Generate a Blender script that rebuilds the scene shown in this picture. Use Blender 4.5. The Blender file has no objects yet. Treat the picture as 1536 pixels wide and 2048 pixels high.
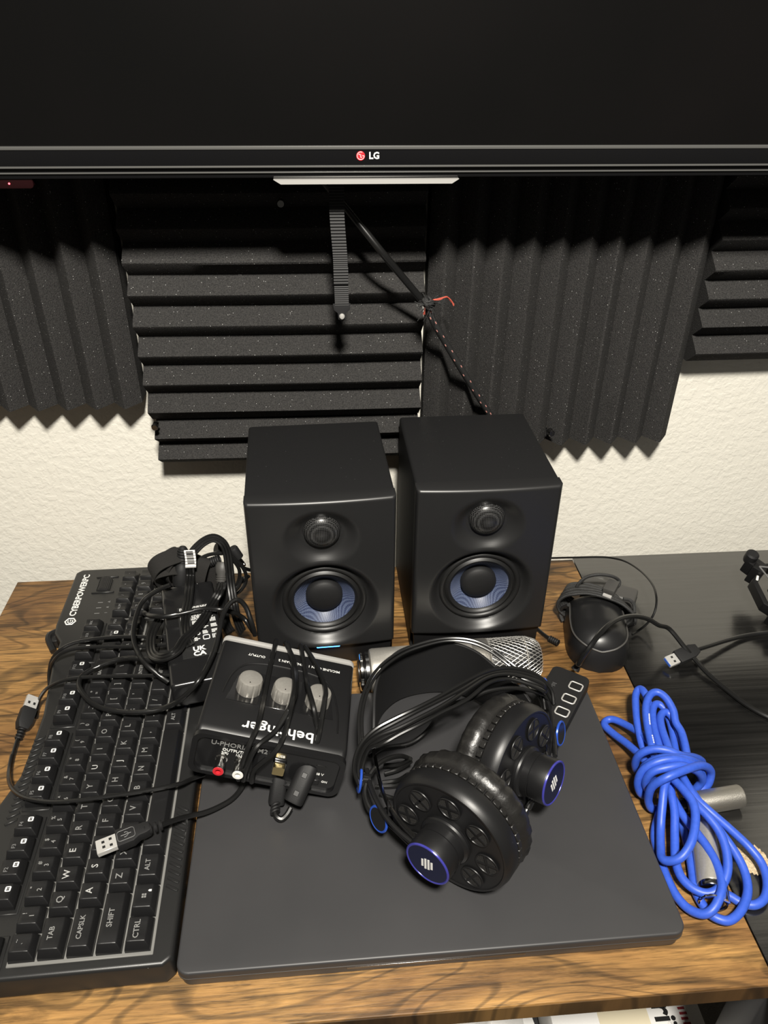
import bpy, bmesh, math, random
from mathutils import Vector, Matrix, Euler
random.seed(7)
PI = math.pi
S = bpy.context.scene
COL = S.collection

# ------------------------------------------------------------------ camera
cam_d = bpy.data.cameras.new('camera'); cam = bpy.data.objects.new('camera', cam_d); COL.objects.link(cam)
cr, cu, cb = [[0.996927, -0.077946, 0.007768], [0.035485, 0.537793, 0.84233], [-0.069834, -0.839466, 0.538907]]
M = Matrix(((cr[0], cu[0], cb[0]), (cr[1], cu[1], cb[1]), (cr[2], cu[2], cb[2]))).to_4x4()
M.translation = Vector((0.0, -0.77973, 0.58311))
cam.matrix_world = M
cam_d.sensor_fit = 'HORIZONTAL'; cam_d.sensor_width = 36.0; cam_d.lens = 36.1134; cam_d.clip_start = 0.02
S.camera = cam
# ------------------------------------------------------------------ world and light
W = bpy.data.worlds.new('room_ambience'); S.world = W; W.use_nodes = True
W.node_tree.nodes['Background'].inputs[0].default_value = (1.0, 0.93, 0.80, 1)
W.node_tree.nodes['Background'].inputs[1].default_value = 0.065
def area(name, loc, target, size, power, col):
    l = bpy.data.lights.new(name, 'AREA'); l.shape = 'DISK'; l.size = size; l.energy = power; l.color = col
    o = bpy.data.objects.new(name, l); COL.objects.link(o); o.location = loc
    o.rotation_euler = (Vector(target) - Vector(loc)).to_track_quat('-Z', 'Y').to_euler(); return o
area('ceiling_light', (0.05, -1.12, 1.38), (0.05, -0.2, 0.0), 0.17, 54.0, (1.0, 0.95, 0.86))
S.view_settings.view_transform = 'Standard'; S.view_settings.look = 'None'
S.view_settings.exposure = 0.0; S.view_settings.gamma = 1.0; S.view_settings.use_curve_mapping = False

# ------------------------------------------------------------------ materials
MATS = {}
def mat(name, col, rough=.5, metal=0., spec=.5, bump=None, vary=None, emit=None, coat=0., specks=None, alpha=None):
    """bump=(scale, strength, distance); vary=(scale, col2, detail); specks=(scale, threshold, col)"""
    m = bpy.data.materials.new(name); m.use_nodes = True; MATS[name] = m
    nt = m.node_tree; N = nt.nodes; L = nt.links; b = N['Principled BSDF']
    b.inputs['Base Color'].default_value = (*col, 1); b.inputs['Roughness'].default_value = rough
    b.inputs['Metallic'].default_value = metal; b.inputs['Specular IOR Level'].default_value = spec
    b.inputs['Coat Weight'].default_value = coat
    if emit: b.inputs['Emission Color'].default_value = (*emit[0], 1); b.inputs['Emission Strength'].default_value = emit[1]
    if alpha is not None: b.inputs['Alpha'].default_value = alpha
    tc = N.new('ShaderNodeTexCoord')
    last = None
    def noise(sc, det=3, rough=.5):
        n = N.new('ShaderNodeTexNoise'); n.inputs['Scale'].default_value = sc; n.inputs['Detail'].default_value = det; n.inputs['Roughness'].default_value = rough
        L.new(tc.outputs['Object'], n.inputs['Vector']); return n
    if vary:
        n = noise(vary[0], vary[2] if len(vary) > 2 else 4)
        r = N.new('ShaderNodeValToRGB'); r.color_ramp.elements[0].position = .35; r.color_ramp.elements[1].position = .65
        r.color_ramp.elements[0].color = (*col, 1); r.color_ramp.elements[1].color = (*vary[1], 1)
        L.new(n.outputs['Fac'], r.inputs[0]); last = r.outputs[0]
    if specks:
        v = N.new('ShaderNodeTexVoronoi'); v.inputs['Scale'].default_value = specks[0]; L.new(tc.outputs['Object'], v.inputs['Vector'])
        lt = N.new('ShaderNodeMath'); lt.operation = 'LESS_THAN'; lt.inputs[1].default_value = specks[1]; L.new(v.outputs['Distance'], lt.inputs[0])
        sp = N.new('ShaderNodeSeparateColor'); L.new(v.outputs['Color'], sp.inputs[0])
        g2 = N.new('ShaderNodeMath'); g2.operation = 'GREATER_THAN'; g2.inputs[1].default_value = specks[3] if len(specks) > 3 else .6; L.new(sp.outputs[0], g2.inputs[0])
        mu = N.new('ShaderNodeMath'); mu.operation = 'MULTIPLY'; L.new(lt.outputs[0], mu.inputs[0]); L.new(g2.outputs[0], mu.inputs[1])
        mx = N.new('ShaderNodeMix'); mx.data_type = 'RGBA'; L.new(mu.outputs[0], mx.inputs[0])
        if last: L.new(last, mx.inputs[6])
        else: mx.inputs[6].default_value = (*col, 1)
        mx.inputs[7].default_value = (*specks[2], 1); last = mx.outputs[2]
    if last: L.new(last, b.inputs['Base Color'])
    if bump:
        n = noise(bump[0], 4); bp = N.new('ShaderNodeBump'); bp.inputs['Strength'].default_value = bump[1]; bp.inputs['Distance'].default_value = bump[2]
        L.new(n.outputs['Fac'], bp.inputs['Height']); L.new(bp.outputs[0], b.inputs['Normal'])
    return m

mat('foam', (.020, .0195, .0195), .95, spec=.15, bump=(900, .9, .001), vary=(800, (.044, .0425, .041)), specks=(560, .20, (.42, .42, .41), .94))
mat('screen', (.003, .003, .003), .22, spec=.28, vary=(3, (.0045, .004, .004)))
mat('tv_gloss', (.005, .005, .0055), .08, spec=.5)
mat('tv_edge', (.13, .13, .125), .3, metal=.4)
mat('silver', (.50, .49, .47), .35, metal=.35)
mat('satin_silver', (.46, .44, .40), .36, metal=.65, vary=(600, (.50, .48, .44)))
mat('mouse_satin', (.012, .012, .0125), .30)
mat('wire_silver', (.42, .41, .39), .35, metal=.7)
mat('knurl_silver', (.42, .40, .36), .38, metal=.9, bump=(1800, .5, .0004))
mat('chrome', (.75, .74, .72), .12, metal=1.)
mat('dark_chrome', (.25, .25, .25), .2, metal=1.)
mat('brass', (.75, .6, .3), .25, metal=1.)
mat('red_plastic', (.55, .02, .03), .4)
mat('white_plastic', (.75, .74, .70), .4)
mat('white_print', (.72, .72, .70), .5)
mat('grey_print', (.19, .19, .185), .5)
mat('light_print', (.36, .36, .35), .5)
mat('dim_print', (.13, .13, .13), .5)
mat('black_plastic', (.008, .008, .0085), .38, spec=.38, bump=(2500, .15, .0002))
mat('black_matte', (.009, .009, .0095), .6, spec=.35, bump=(1500, .3, .0003))
mat('black_gloss', (.009, .009, .0095), .14, spec=.5)
mat('velcro', (.022, .021, .02), .95, bump=(1400, 1., .0008), spec=.2)
mat('cable_black', (.008, .008, .008), .28)
mat('cable_braid', (.016, .016, .016), .5, bump=(1600, 1., .0006))
mat('vinyl', (.009, .009, .0095), .62, spec=.35, bump=(700, .35, .0004), specks=(260, .07, (.12, .12, .12), .9))
mat('baffle', (.0145, .0145, .0148), .36, spec=.42, bump=(3000, .1, .0002))
mat('rubber', (.009, .009, .009), .45)
mat('leather', (.011, .0105, .010), .36, bump=(500, .35, .0006))
mat('laptop', (.030, .030, .0315), .46, spec=.45, vary=(9, (.036, .0355, .037), 5), specks=(60, .03, (.3, .3, .3), .9))
mat('laptop_edge', (.09, .088, .087), .36, metal=.6)
mat('kb_body', (.013, .013, .013), .38, spec=.4, bump=(2500, .15, .0002), specks=(120, .03, (.25, .25, .25), .9))
mat('key', (.009, .009, .0095), .38, spec=.4, bump=(2200, .15, .0002))
mat('kb_plate', (.16, .158, .15), .5)
mat('blue_rubber', (.028, .085, .47), .45, vary=(300, (.034, .095, .52)))
mat('blue_ring', (.03, .10, .55), .25, metal=.35)
mat('purple_ring', (.05, .05, .32), .25, metal=.3)
mat('navy_gloss', (.006, .008, .03), .15)
mat('blue_led', (.05, .25, .9), .3, emit=((.05, .28, 1.0), 9.0))
mat('red_led', (.6, .02, .02), .3, emit=((1.0, .08, .10), 6.0))
mat('red_lens', (.012, .003, .0035), .12, spec=.5)
mat('usb_blue', (.04, .12, .5), .4)
mat('steel_black', (.02, .02, .021), .35)
mat('chip_board', (.62, .50, .33), .9, bump=(500, 1., .002), vary=(380, (.40, .29, .17)))
mat('paper', (.72, .71, .69), .7)
mat('paper_grey', (.45, .44, .46), .7)
mat('paper_cream', (.65, .58, .42), .7)
mat('dark_red', (.25, .02, .03), .5)
mat('floor_carpet', (.10, .09, .08), .95, bump=(300, .8, .004))
mat('thread_red', (.45, .08, .05), .8)
mat('thread_white', (.50, .22, .19), .7)
mat('shelf_black', (.015, .015, .015), .6)
mat('label_sheet', (.02, .02, .02), .3)
mat('scuffed_gloss', (.010, .010, .0105), .22, specks=(210, .09, (.6, .6, .58), .93))
mat('grey_dongle', (.055, .053, .05), .5, bump=(1500, .3, .0003))

def mat_wall():
    m = bpy.data.materials.new('wall_paint'); MATS['wall_paint'] = m; m.use_nodes = True
    nt = m.node_tree; N = nt.nodes; L = nt.links; b = N['Principled BSDF']
    b.inputs['Base Color'].default_value = (.72, .695, .62, 1); b.inputs['Roughness'].default_value = .75; b.inputs['Specular IOR Level'].default_value = .25
    tc = N.new('ShaderNodeTexCoord')
    n1 = N.new('ShaderNodeTexNoise'); n1.inputs['Scale'].default_value = 150; n1.inputs['Detail'].default_value = 4; n1.inputs['Distortion'].default_value = .25
    n2 = N.new('ShaderNodeTexNoise'); n2.inputs['Scale'].default_value = 420; n2.inputs['Detail'].default_value = 2
    L.new(tc.outputs['Object'], n1.inputs['Vector']); L.new(tc.outputs['Object'], n2.inputs['Vector'])
    r = N.new('ShaderNodeValToRGB'); r.color_ramp.elements[0].position = .40; r.color_ramp.elements[1].position = .62; L.new(n1.outputs['Fac'], r.inputs[0])
    ad = N.new('ShaderNodeMath'); ad.operation = 'MULTIPLY_ADD'; ad.inputs[1].default_value = .12; L.new(n2.outputs['Fac'], ad.inputs[0]); L.new(r.outputs[0], ad.inputs[2])
    bp = N.new('ShaderNodeBump'); bp.inputs['Strength'].default_value = .36; bp.inputs['Distance'].default_value = .0010
    L.new(ad.outputs[0], bp.inputs['Height']); L.new(bp.outputs[0], b.inputs['Normal'])
mat_wall()

def mat_wood(name, dark=1.0):
    m = bpy.data.materials.new(name); MATS[name] = m; m.use_nodes = True
    nt = m.node_tree; N = nt.nodes; L = nt.links; b = N['Principled BSDF']
    b.inputs['Roughness'].default_value = .5; b.inputs['Specular IOR Level'].default_value = .35
    tc = N.new('ShaderNodeTexCoord'); d = dark
    def mp(sx, sy, off=0):
        q = N.new('ShaderNodeMapping'); q.inputs['Scale'].default_value = (sx, sy, 1); q.inputs['Location'].default_value = (off, off*.7, 0); L.new(tc.outputs['Object'], q.inputs['Vector']); return q
    def nz(q, det, dist=0, rg=.55):
        n = N.new('ShaderNodeTexNoise'); n.inputs['Scale'].default_value = 1; n.inputs['Detail'].default_value = det; n.inputs['Distortion'].default_value = dist; n.inputs['Roughness'].default_value = rg
        L.new(q.outputs[0], n.inputs['Vector']); return n.outputs['Fac']
    def ramp(src, stops):
        r = N.new('ShaderNodeValToRGB'); e = r.color_ramp.elements
        e[0].position, e[0].color = stops[0][0], (*stops[0][1], 1); e[1].position, e[1].color = stops[-1][0], (*stops[-1][1], 1)
        for p_, c_ in stops[1:-1]: e.new(p_).color = (*c_, 1)
        L.new(src, r.inputs[0]); return r.outputs[0]
    def mul(a, b_, f):
        x = N.new('ShaderNodeMix'); x.data_type = 'RGBA'; x.blend_type = 'MULTIPLY'; x.inputs[0].default_value = f; L.new(a, x.inputs[6]); L.new(b_, x.inputs[7]); return x.outputs[2]
    g3 = lambda v: (v, v*.96, v*.9)
    tone = ramp(nz(mp(5, 16, 3), 4, .8), [(.28, (.11*d, .062*d, .028*d)), (.45, (.21*d, .126*d, .053*d)), (.62, (.35*d, .225*d, .092*d)), (.8, (.26*d, .16*d, .064*d))])
    # cathedral figure: bands of a strongly bent height field
    bend = nz(mp(4.2, 13, 7), 2, .5); sc = N.new('ShaderNodeMath'); sc.operation = 'MULTIPLY'; sc.inputs[1].default_value = 80; L.new(bend, sc.inputs[0])
    sn = N.new('ShaderNodeMath'); sn.operation = 'SINE'; L.new(sc.outputs[0], sn.inputs[0])
    fig = ramp(sn.outputs[0], [(.0, g3(1)), (.55, g3(1)), (.80, g3(.55)), (1., g3(.26))])
    patch = ramp(nz(mp(7, 22, 11), 5, 1.4, .6), [(.30, g3(.38)), (.44, g3(.92)), (.6, g3(1))])
    streak = nz(mp(26, 520, 1), 4, .15, .7)
    fine = ramp(streak, [(.33, g3(.36)), (.47, g3(.88)), (.66, g3(1.22))])
    mid = ramp(nz(mp(11, 150, 9), 4, .6, .65), [(.36, g3(.30)), (.46, g3(.85)), (.62, g3(1.15))])
    v = N.new('ShaderNodeTexVoronoi'); v.inputs['Scale'].default_value = 1.; v.inputs['Randomness'].default_value = 1.; L.new(mp(6, 13, 5).outputs[0], v.inputs['Vector'])
    knot = ramp(v.outputs['Distance'], [(.03, g3(.30)), (.10, g3(.55)), (.16, g3(1))])
    c = mul(mul(mul(mul(mul(tone, fig, .65), patch, .85), mid, .85), fine, .85), knot, .8)
    L.new(c, b.inputs['Base Color'])
    bp = N.new('ShaderNodeBump'); bp.inputs['Strength'].default_value = .45; bp.inputs['Distance'].default_value = .0005; L.new(streak, bp.inputs['Height']); L.new(bp.outputs[0], b.inputs['Normal'])
mat_wood('wood_rustic'); mat_wood('wood_edge', .42)

def mat_blackwood():
    m = bpy.data.materials.new('black_laminate'); MATS['black_laminate'] = m; m.use_nodes = True
    nt = m.node_tree; N = nt.nodes; L = nt.links; b = N['Principled BSDF']
    b.inputs['Roughness'].default_value = .24; b.inputs['Specular IOR Level'].default_value = 1.0; b.inputs['Coat Weight'].default_value = .8; b.inputs['Coat Roughness'].default_value = .16
    tc = N.new('ShaderNodeTexCoord'); q = N.new('ShaderNodeMapping'); q.inputs['Scale'].default_value = (5, 150, 1); L.new(tc.outputs['Object'], q.inputs['Vector'])
    n = N.new('ShaderNodeTexNoise'); n.inputs['Scale'].default_value = 1.3; n.inputs['Detail'].default_value = 5; n.inputs['Distortion'].default_value = .3; L.new(q.outputs[0], n.inputs['Vector'])
    r = N.new('ShaderNodeValToRGB'); r.color_ramp.elements[0].position = .35; r.color_ramp.elements[0].color = (.003, .003, .003, 1); r.color_ramp.elements[1].position = .7; r.color_ramp.elements[1].color = (.011, .0107, .0103, 1)
    L.new(n.outputs['Fac'], r.inputs[0]); L.new(r.outputs[0], b.inputs['Base Color'])
    bp = N.new('ShaderNodeBump'); bp.inputs['Strength'].default_value = .3; bp.inputs['Distance'].default_value = .0006; L.new(n.outputs['Fac'], bp.inputs['Height']); L.new(bp.outputs[0], b.inputs['Normal'])
mat_blackwood()

def mat_cone():
    m = bpy.data.materials.new('woven_cone'); MATS['woven_cone'] = m; m.use_nodes = True
    nt = m.node_tree; N = nt.nodes; L = nt.links; b = N['Principled BSDF']
    b.inputs['Roughness'].default_value = .38; b.inputs['Specular IOR Level'].default_value = .8
    tc = N.new('ShaderNodeTexCoord'); q = N.new('ShaderNodeMapping'); q.inputs['Rotation'].default_value = (0, .2, 0); L.new(tc.outputs['Object'], q.inputs['Vector'])
    c = N.new('ShaderNodeTexChecker'); c.inputs['Scale'].default_value = 1100; L.new(q.outputs[0], c.inputs['Vector'])
    c.inputs['Color1'].default_value = (.012, .018, .06, 1); c.inputs['Color2'].default_value = (.11, .14, .22, 1)
    L.new(c.outputs['Color'], b.inputs['Base Color'])
    bp = N.new('ShaderNodeBump'); bp.inputs['Strength'].default_value = .6; bp.inputs['Distance'].default_value = .0004; L.new(c.outputs['Fac'], bp.inputs['Height']); L.new(bp.outputs[0], b.inputs['Normal'])
mat_cone()
def mat_grille():
    m = bpy.data.materials.new('perforated'); MATS['perforated'] = m; m.use_nodes = True
    nt = m.node_tree; N = nt.nodes; L = nt.links; b = N['Principled BSDF']; b.inputs['Roughness'].default_value = .3; b.inputs['Metallic'].default_value = .3
    tc = N.new('ShaderNodeTexCoord'); v = N.new('ShaderNodeTexVoronoi'); v.inputs['Scale'].default_value = 620; v.inputs['Randomness'].default_value = .0; L.new(tc.outputs['Object'], v.inputs['Vector'])
    r = N.new('ShaderNodeValToRGB'); r.color_ramp.elements[0].position = .40; r.color_ramp.elements[0].color = (.001, .001, .001, 1); r.color_ramp.elements[1].position = .47; r.color_ramp.elements[1].color = (.05, .05, .05, 1)
    L.new(v.outputs['Distance'], r.inputs[0]); L.new(r.outputs[0], b.inputs['Base Color'])
    bp = N.new('ShaderNodeBump'); bp.inputs['Strength'].default_value = .8; bp.inputs['Distance'].default_value = .0005; L.new(r.outputs[0], bp.inputs['Height']); L.new(bp.outputs[0], b.inputs['Normal'])
mat_grille()

# ------------------------------------------------------------------ geometry helpers: every shape is (verts, faces)
def join(*gs):
    V, F = [], []
    for v, f in gs:
        o = len(V); V += [tuple(a) for a in v]; F += [tuple(i + o for i in q) for q in f]
    return V, F
def xf(g, m):
    return [tuple(m @ Vector(a)) for a in g[0]], g[1]
def tr(g, x=0, y=0, z=0): return [(a[0]+x, a[1]+y, a[2]+z) for a in g[0]], g[1]
def T(x, y, z): return Matrix.Translation((x, y, z))
def RZ(a): return Matrix.Rotation(a, 4, 'Z')
def RX(a): return Matrix.Rotation(a, 4, 'X')
def RY(a): return Matrix.Rotation(a, 4, 'Y')
def from_bm(bm):
    bm.normal_update(); bm.verts.index_update()
    g = ([tuple(v.co) for v in bm.verts], [tuple(v.index for v in f.verts) for f in bm.faces]); bm.free(); return g
def bev(g, off, seg=2, ang=30):
    bm = bmesh.new(); vs = [bm.verts.new(a) for a in g[0]]
    for f in g[1]: bm.faces.new([vs[i] for i in f])
    bm.normal_update(); bmesh.ops.recalc_face_normals(bm, faces=bm.faces[:])
    es = [e for e in bm.edges if len(e.link_faces) == 2 and e.calc_face_angle(0) > math.radians(ang)]
    bmesh.ops.bevel(bm, geom=es, offset=off, segments=seg, profile=.6, affect='EDGES', clamp_overlap=True)
    return from_bm(bm)
def box(x0, x1, y0, y1, z0, z1, b=0, seg=2):
    v = [(x0,y0,z0),(x1,y0,z0),(x1,y1,z0),(x0,y1,z0),(x0,y0,z1),(x1,y0,z1),(x1,y1,z1),(x0,y1,z1)]
    f = [(0,3,2,1),(4,5,6,7),(0,1,5,4),(1,2,6,5),(2,3,7,6),(3,0,4,7)]
    return bev((v, f), b, seg) if b else (v, f)
def prism(poly, z0, z1, b=0, seg=2, ang=40, top_scale=None):
    n = len(poly)
    area_ = sum(poly[i][0]*poly[(i+1)%n][1]-poly[(i+1)%n][0]*poly[i][1] for i in range(n))
    if area_ < 0: poly = poly[::-1]
    tp = poly if top_scale is None else [(x*top_scale, y*top_scale) for x, y in poly]
    v = [(x,y,z0) for x,y in poly] + [(x,y,z1) for x,y in tp]
    f = [tuple(range(n))[::-1], tuple(range(n,2*n))] + [(i,(i+1)%n,n+(i+1)%n,n+i) for i in range(n)]
    return bev((v, f), b, seg, ang) if b else (v, f)
def rrect(w, h, r, n=5, cx=0, cy=0):
    o = []
    for sx, sy, a0 in ((1,1,0),(-1,1,PI/2),(-1,-1,PI),(1,-1,1.5*PI)):
        for i in range(n+1):
            a = a0 + PI/2*i/n; o.append((cx+sx*(w/2-r)+r*math.cos(a), cy+sy*(h/2-r)+r*math.sin(a)))
    return o
def lathe(prof, n=32, cap=True):
    V, F = [], []
    for r_, z in prof:
        for i in range(n):
            a = 2*PI*i/n; V.append((r_*math.cos(a), r_*math.sin(a), z))
    for k in range(len(prof)-1):
        for i in range(n):
            j = (i+1) % n; F.append((k*n+i, k*n+j, (k+1)*n+j, (k+1)*n+i))
    if cap:
        F.append(tuple(range(n))[::-1]); m_ = (len(prof)-1)*n; F.append(tuple(range(m_, m_+n)))
    return V, F
def spline(pts, sub=6, closed=False):
    P = [Vector(q) for q in pts]; n = len(P); out = []
    if n == 2: return [P[0].lerp(P[1], i/sub) for i in range(sub+1)]
    for i in range(n if closed else n-1):
        if closed: a, b, c, d = P[i-1], P[i], P[(i+1) % n], P[(i+2) % n]
        else:
            b, c = P[i], P[i+1]; a = P[i-1] if i else b*2-c; d = P[i+2] if i+2 < n else c*2-b
        for k in range(sub):
            t = k/sub; t2, t3 = t*t, t*t*t
            out.append(.5*((2*b)+(-a+c)*t+(2*a-5*b+4*c-d)*t2+(-a+3*b-3*c+d)*t3))
    if not closed: out.append(P[-1])
    return out
def tube(pts, r, n=8, sub=6, closed=False, radii=None, flat=None):
    """flat=(half width, half height, reference normal) makes a ribbon section"""
    P = spline(pts, sub, closed); m = len(P); V, F = [], []
    def tan(i):
        t = (P[(i+1) % m]-P[i-1]) if closed else (P[min(i+1, m-1)]-P[max(i-1, 0)])
        return t.normalized() if t.length > 1e-9 else Vector((0, 0, 1))
    t0 = tan(0); up = Vector((0, 0, 1)) if abs(t0.z) < .9 else Vector((1, 0, 0))
    nr = (up - t0*up.dot(t0)).normalized()
    for i in range(m):
        t = tan(i); nr = nr - t*nr.dot(t); nr = nr.normalized() if nr.length > 1e-6 else t.orthogonal().normalized()
        if flat:
            ref = Vector(flat[2]); nn = ref - t*ref.dot(t); nn = nn.normalized() if nn.length > 1e-3 else nr
        else: nn = nr
        bn = t.cross(nn); rr = r if radii is None else radii[min(int(i/max(1, m-1)*(len(radii)-1)+.5), len(radii)-1)]
        for k in range(n):
            a = 2*PI*k/n
            if flat: V.append(tuple(P[i]+bn*(math.cos(a)*flat[0])+nn*(math.sin(a)*flat[1])))
            else: V.append(tuple(P[i]+nn*(rr*math.cos(a))+bn*(rr*math.sin(a))))
    for i in range(m if closed else m-1):
        for k in range(n):
            a, b = i*n+k, i*n+(k+1) % n; c, d = ((i+1) % m)*n+(k+1) % n, ((i+1) % m)*n+k; F.append((a, b, c, d))
    if not closed: F.append(tuple(range(n))[::-1]); F.append(tuple(range((m-1)*n, m*n)))
    return V, F
def torus(R_, r, n=48, k=10, m=None):
    V, F = [], []
    for i in range(n):
        a = 2*PI*i/n
        for j in range(k):
            b = 2*PI*j/k; V.append(((R_+r*math.cos(b))*math.cos(a), (R_+r*math.cos(b))*math.sin(a), r*math.sin(b)))
    for i in range(n):
        for j in range(k): F.append((i*k+j, ((i+1) % n)*k+j, ((i+1) % n)*k+(j+1) % k, i*k+(j+1) % k))
    return V, F
def align(axis, origin=(0, 0, 0), roll=0.):
    """matrix taking local +Z to axis"""
    q = Vector(axis).normalized().to_track_quat('Z', 'Y'); return Matrix.Translation(origin) @ q.to_matrix().to_4x4() @ RZ(roll)
def mesh(name, g, m, ang=40):
    me = bpy.data.meshes.new(name); me.from_pydata([tuple(v) for v in g[0]], [], g[1])
    bm = bmesh.new(); bm.from_mesh(me); bmesh.ops.recalc_face_normals(bm, faces=bm.faces[:]); bm.to_mesh(me); bm.free()
    me.materials.append(MATS[m])
    me.polygons.foreach_set('use_smooth', [True]*len(me.polygons))
    me.set_sharp_from_angle(angle=math.radians(ang)); me.update(); return me
def obj(name, g, m, parent=None, ang=40, label=None, recentre=True):
    """one mesh object; a top-level one gets its origin at its base"""
    loc = Vector((0, 0, 0))
    if parent is None and recentre:
        xs = [v[0] for v in g[0]]; ys = [v[1] for v in g[0]]; zs = [v[2] for v in g[0]]
        loc = Vector(((min(xs)+max(xs))/2, (min(ys)+max(ys))/2, min(zs))); g = tr(g, -loc.x, -loc.y, -loc.z)
    o = bpy.data.objects.new(name, mesh(name, g, m, ang)); COL.objects.link(o); o.location = loc
    if parent: o.parent = parent
    if label: o['label'] = label
    return o
def link(name, me, parent, loc=(0, 0, 0), rot=(0, 0, 0)):
    o = bpy.data.objects.new(name, me); COL.objects.link(o); o.parent = parent; o.location = loc; o.rotation_euler = rot; return o
def tag(o, label, cat, group=None):
    o['label'] = label; o['category'] = cat
    if group: o['group'] = group
    return o
def struct(o): o['kind'] = 'structure'; return o
def thing(name, label, cat, loc=(0, 0, 0), rot=(0, 0, 0), group=None):
    o = bpy.data.objects.new(name, None); o.empty_display_size = .02; COL.objects.link(o); o.location = loc; o.rotation_euler = rot
    return tag(o, label, cat, group)
def textg(s, size, ext=.0001, align_x='CENTER', bold=0.):
    c = bpy.data.curves.new('t', 'FONT'); c.body = s; c.size = size; c.extrude = ext; c.align_x = align_x; c.align_y = 'CENTER'; c.offset = bold; c.resolution_u = 2
    o = bpy.data.objects.new('t', c); COL.objects.link(o)
    dg = bpy.context.evaluated_depsgraph_get(); me = bpy.data.meshes.new_from_object(o.evaluated_get(dg))
    g = ([tuple(v.co) for v in me.vertices], [tuple(p.vertices) for p in me.polygons])
    bpy.data.objects.remove(o); bpy.data.curves.remove(c); bpy.data.meshes.remove(me); return g
FACE_MY = RX(PI/2)                                        # text in XY facing +Z -> facing -Y
# ------------------------------------------------------------------ the room
WY = .05                                                  # plane of the back wall
struct(obj('wall_back', box(-1.6, 1.8, WY, WY+.1, -.75, 1.65), 'wall_paint', recentre=False))
struct(obj('floor', box(-1.6, 1.8, -2.2, WY, -.80, -.75), 'floor_carpet', recentre=False))
struct(obj('baseboard_back', box(-1.6, 1.8, WY-.012, WY-.0005, -.75, -.66, .003), 'white_plastic', recentre=False))

# ------------------------------------------------------------------ desks
d = thing('wooden_desk', 'rustic brown wood-grain desk carrying the keyboard, laptop and loudspeakers', 'desk', (-.0375, -.26, -.75))
def dl(g): return tr(g, .0375, .26, .75)
obj('desk_top', dl(box(-.384, .3085, -.519, 0, -.0185, 0, .0012, 2)), 'wood_rustic', d)
obj('edge_band', dl(box(-.3835, .308, -.5198, -.5188, -.0178, -.0012)), 'wood_edge', d)
for x in (-.368, .2930):
    obj('leg', dl(box(x-.0125, x+.0125, -.075, -.045, -.725, -.040, .002)), 'steel_black', d)
    obj('foot_bar', dl(box(x-.0140, x+.0140, -.48, -.01, -.75, -.7251, .002)), 'steel_black', d)
    obj('top_bar', dl(box(x-.0125, x+.0125, -.40, -.01, -.0399, -.0187, .002)), 'steel_black', d)
obj('rail', dl(box(-.3550, .2800, -.070, -.050, -.110, -.070, .001)), 'steel_black', d)

b = thing('black_desk', 'black wood-grain desk with a chipped edge standing right of the wooden desk', 'desk', (.71, -.33, -.75))
def bl(g): return tr(g, -.71, .33, .75)
CH = [(.3291,-.4118,-.0002), (.3405,-.4101,-.0002), (.3456,-.4108,-.0002), (.3492,-.4158,-.0002), (.3507,-.4234,-.0002), (.3520,-.4312,-.0002), (.3453,-.4338,-.0002), (.3368,-.4373,-.0002), (.3332,-.4356,-.0002), (.3268,-.4359,-.0002), (.3270,-.4294,-.0002), (.3274,-.4217,-.0002)]
def black_top():
    g = box(.3095, 1.12, -.68, .004, -.018, -.0001, .0012, 2)
    return g
obj('desk_top', bl(black_top()), 'black_laminate', b)
rnd = random.Random(3); chip = []
for i in range(len(CH)):
    p0, p1 = Vector(CH[i]), Vector(CH[(i+1) % len(CH)])
    for k in range(4):
        q = p0.lerp(p1, k/4); chip.append((q.x+rnd.uniform(-.0012, .0012), q.y+rnd.uniform(-.0012, .0012)))
obj('chipped_patch', bl(prism(chip, -.002, .0004)), 'chip_board', b, label='bare pale particle board where the black surface has broken away')
for x, y in ((.3260, -.500), (1.08, -.500), (.3260, -.04), (1.08, -.04)): obj('leg', bl(box(x-.015, x+.015, y-.015, y+.015, -.75, -.0185, .002)), 'steel_black', b)

# ------------------------------------------------------------------ papers and bags on the shelf under the wooden desk
def crumple(x0, x1, y0, y1, z, amp, seed, n=14):
    rn = random.Random(seed); V, F = [], []; ph = [rn.uniform(0, 6) for _ in range(6)]
    for j in range(n+1):
        for i in range(n+1):
            u_, v_ = i/n, j/n
            h_ = amp*(.6+.4*math.sin(ph[0]+u_*7)*math.cos(ph[1]+v_*6)+.25*math.sin(ph[2]+u_*15+v_*9))*(math.sin(PI*u_)*math.sin(PI*v_))**.35
            V.append((x0+(x1-x0)*u_+rn.uniform(-.003, .003), y0+(y1-y0)*v_+rn.uniform(-.003, .003), z+max(h_, 0)))
    m_ = len(V); V += [(a[0], a[1], z) for a in V]
    for j in range(n):
        for i in range(n):
            a = j*(n+1)+i; F.append((a, a+1, a+n+2, a+n+1)); F.append((m_+a, m_+a+n+1, m_+a+n+2, m_+a+1))
    ring = [i for i in range(n+1)]+[j*(n+1)+n for j in range(1, n+1)]+[n*(n+1)+i for i in range(n-1, -1, -1)]+[j*(n+1) for j in range(n-1, 0, -1)]
    for a, c in zip(ring, ring[1:]+ring[:1]): F.append((a, c, m_+c, m_+a))
    return V, F
SH = -.3545
bn = thing('low_bench', 'low black bench under the desks holding white bags', 'bench', (.16, -.27, -.75))
obj('seat_board', box(-.27, .22, -.18, .17, .38, .395, .001), 'shelf_black', bn)
for x in (-.25, .20):
    for y in (-.16, .15): obj('leg', box(x-.012, x+.012, y-.012, y+.012, 0, .38, .001), 'steel_black', bn)
tag(obj('plastic_bag', crumple(.075, .205, -.445, -.24, SH+.0002, .075, 1), 'paper'), 'crumpled white plastic bag on the bench below the desk front', 'bag')
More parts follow.
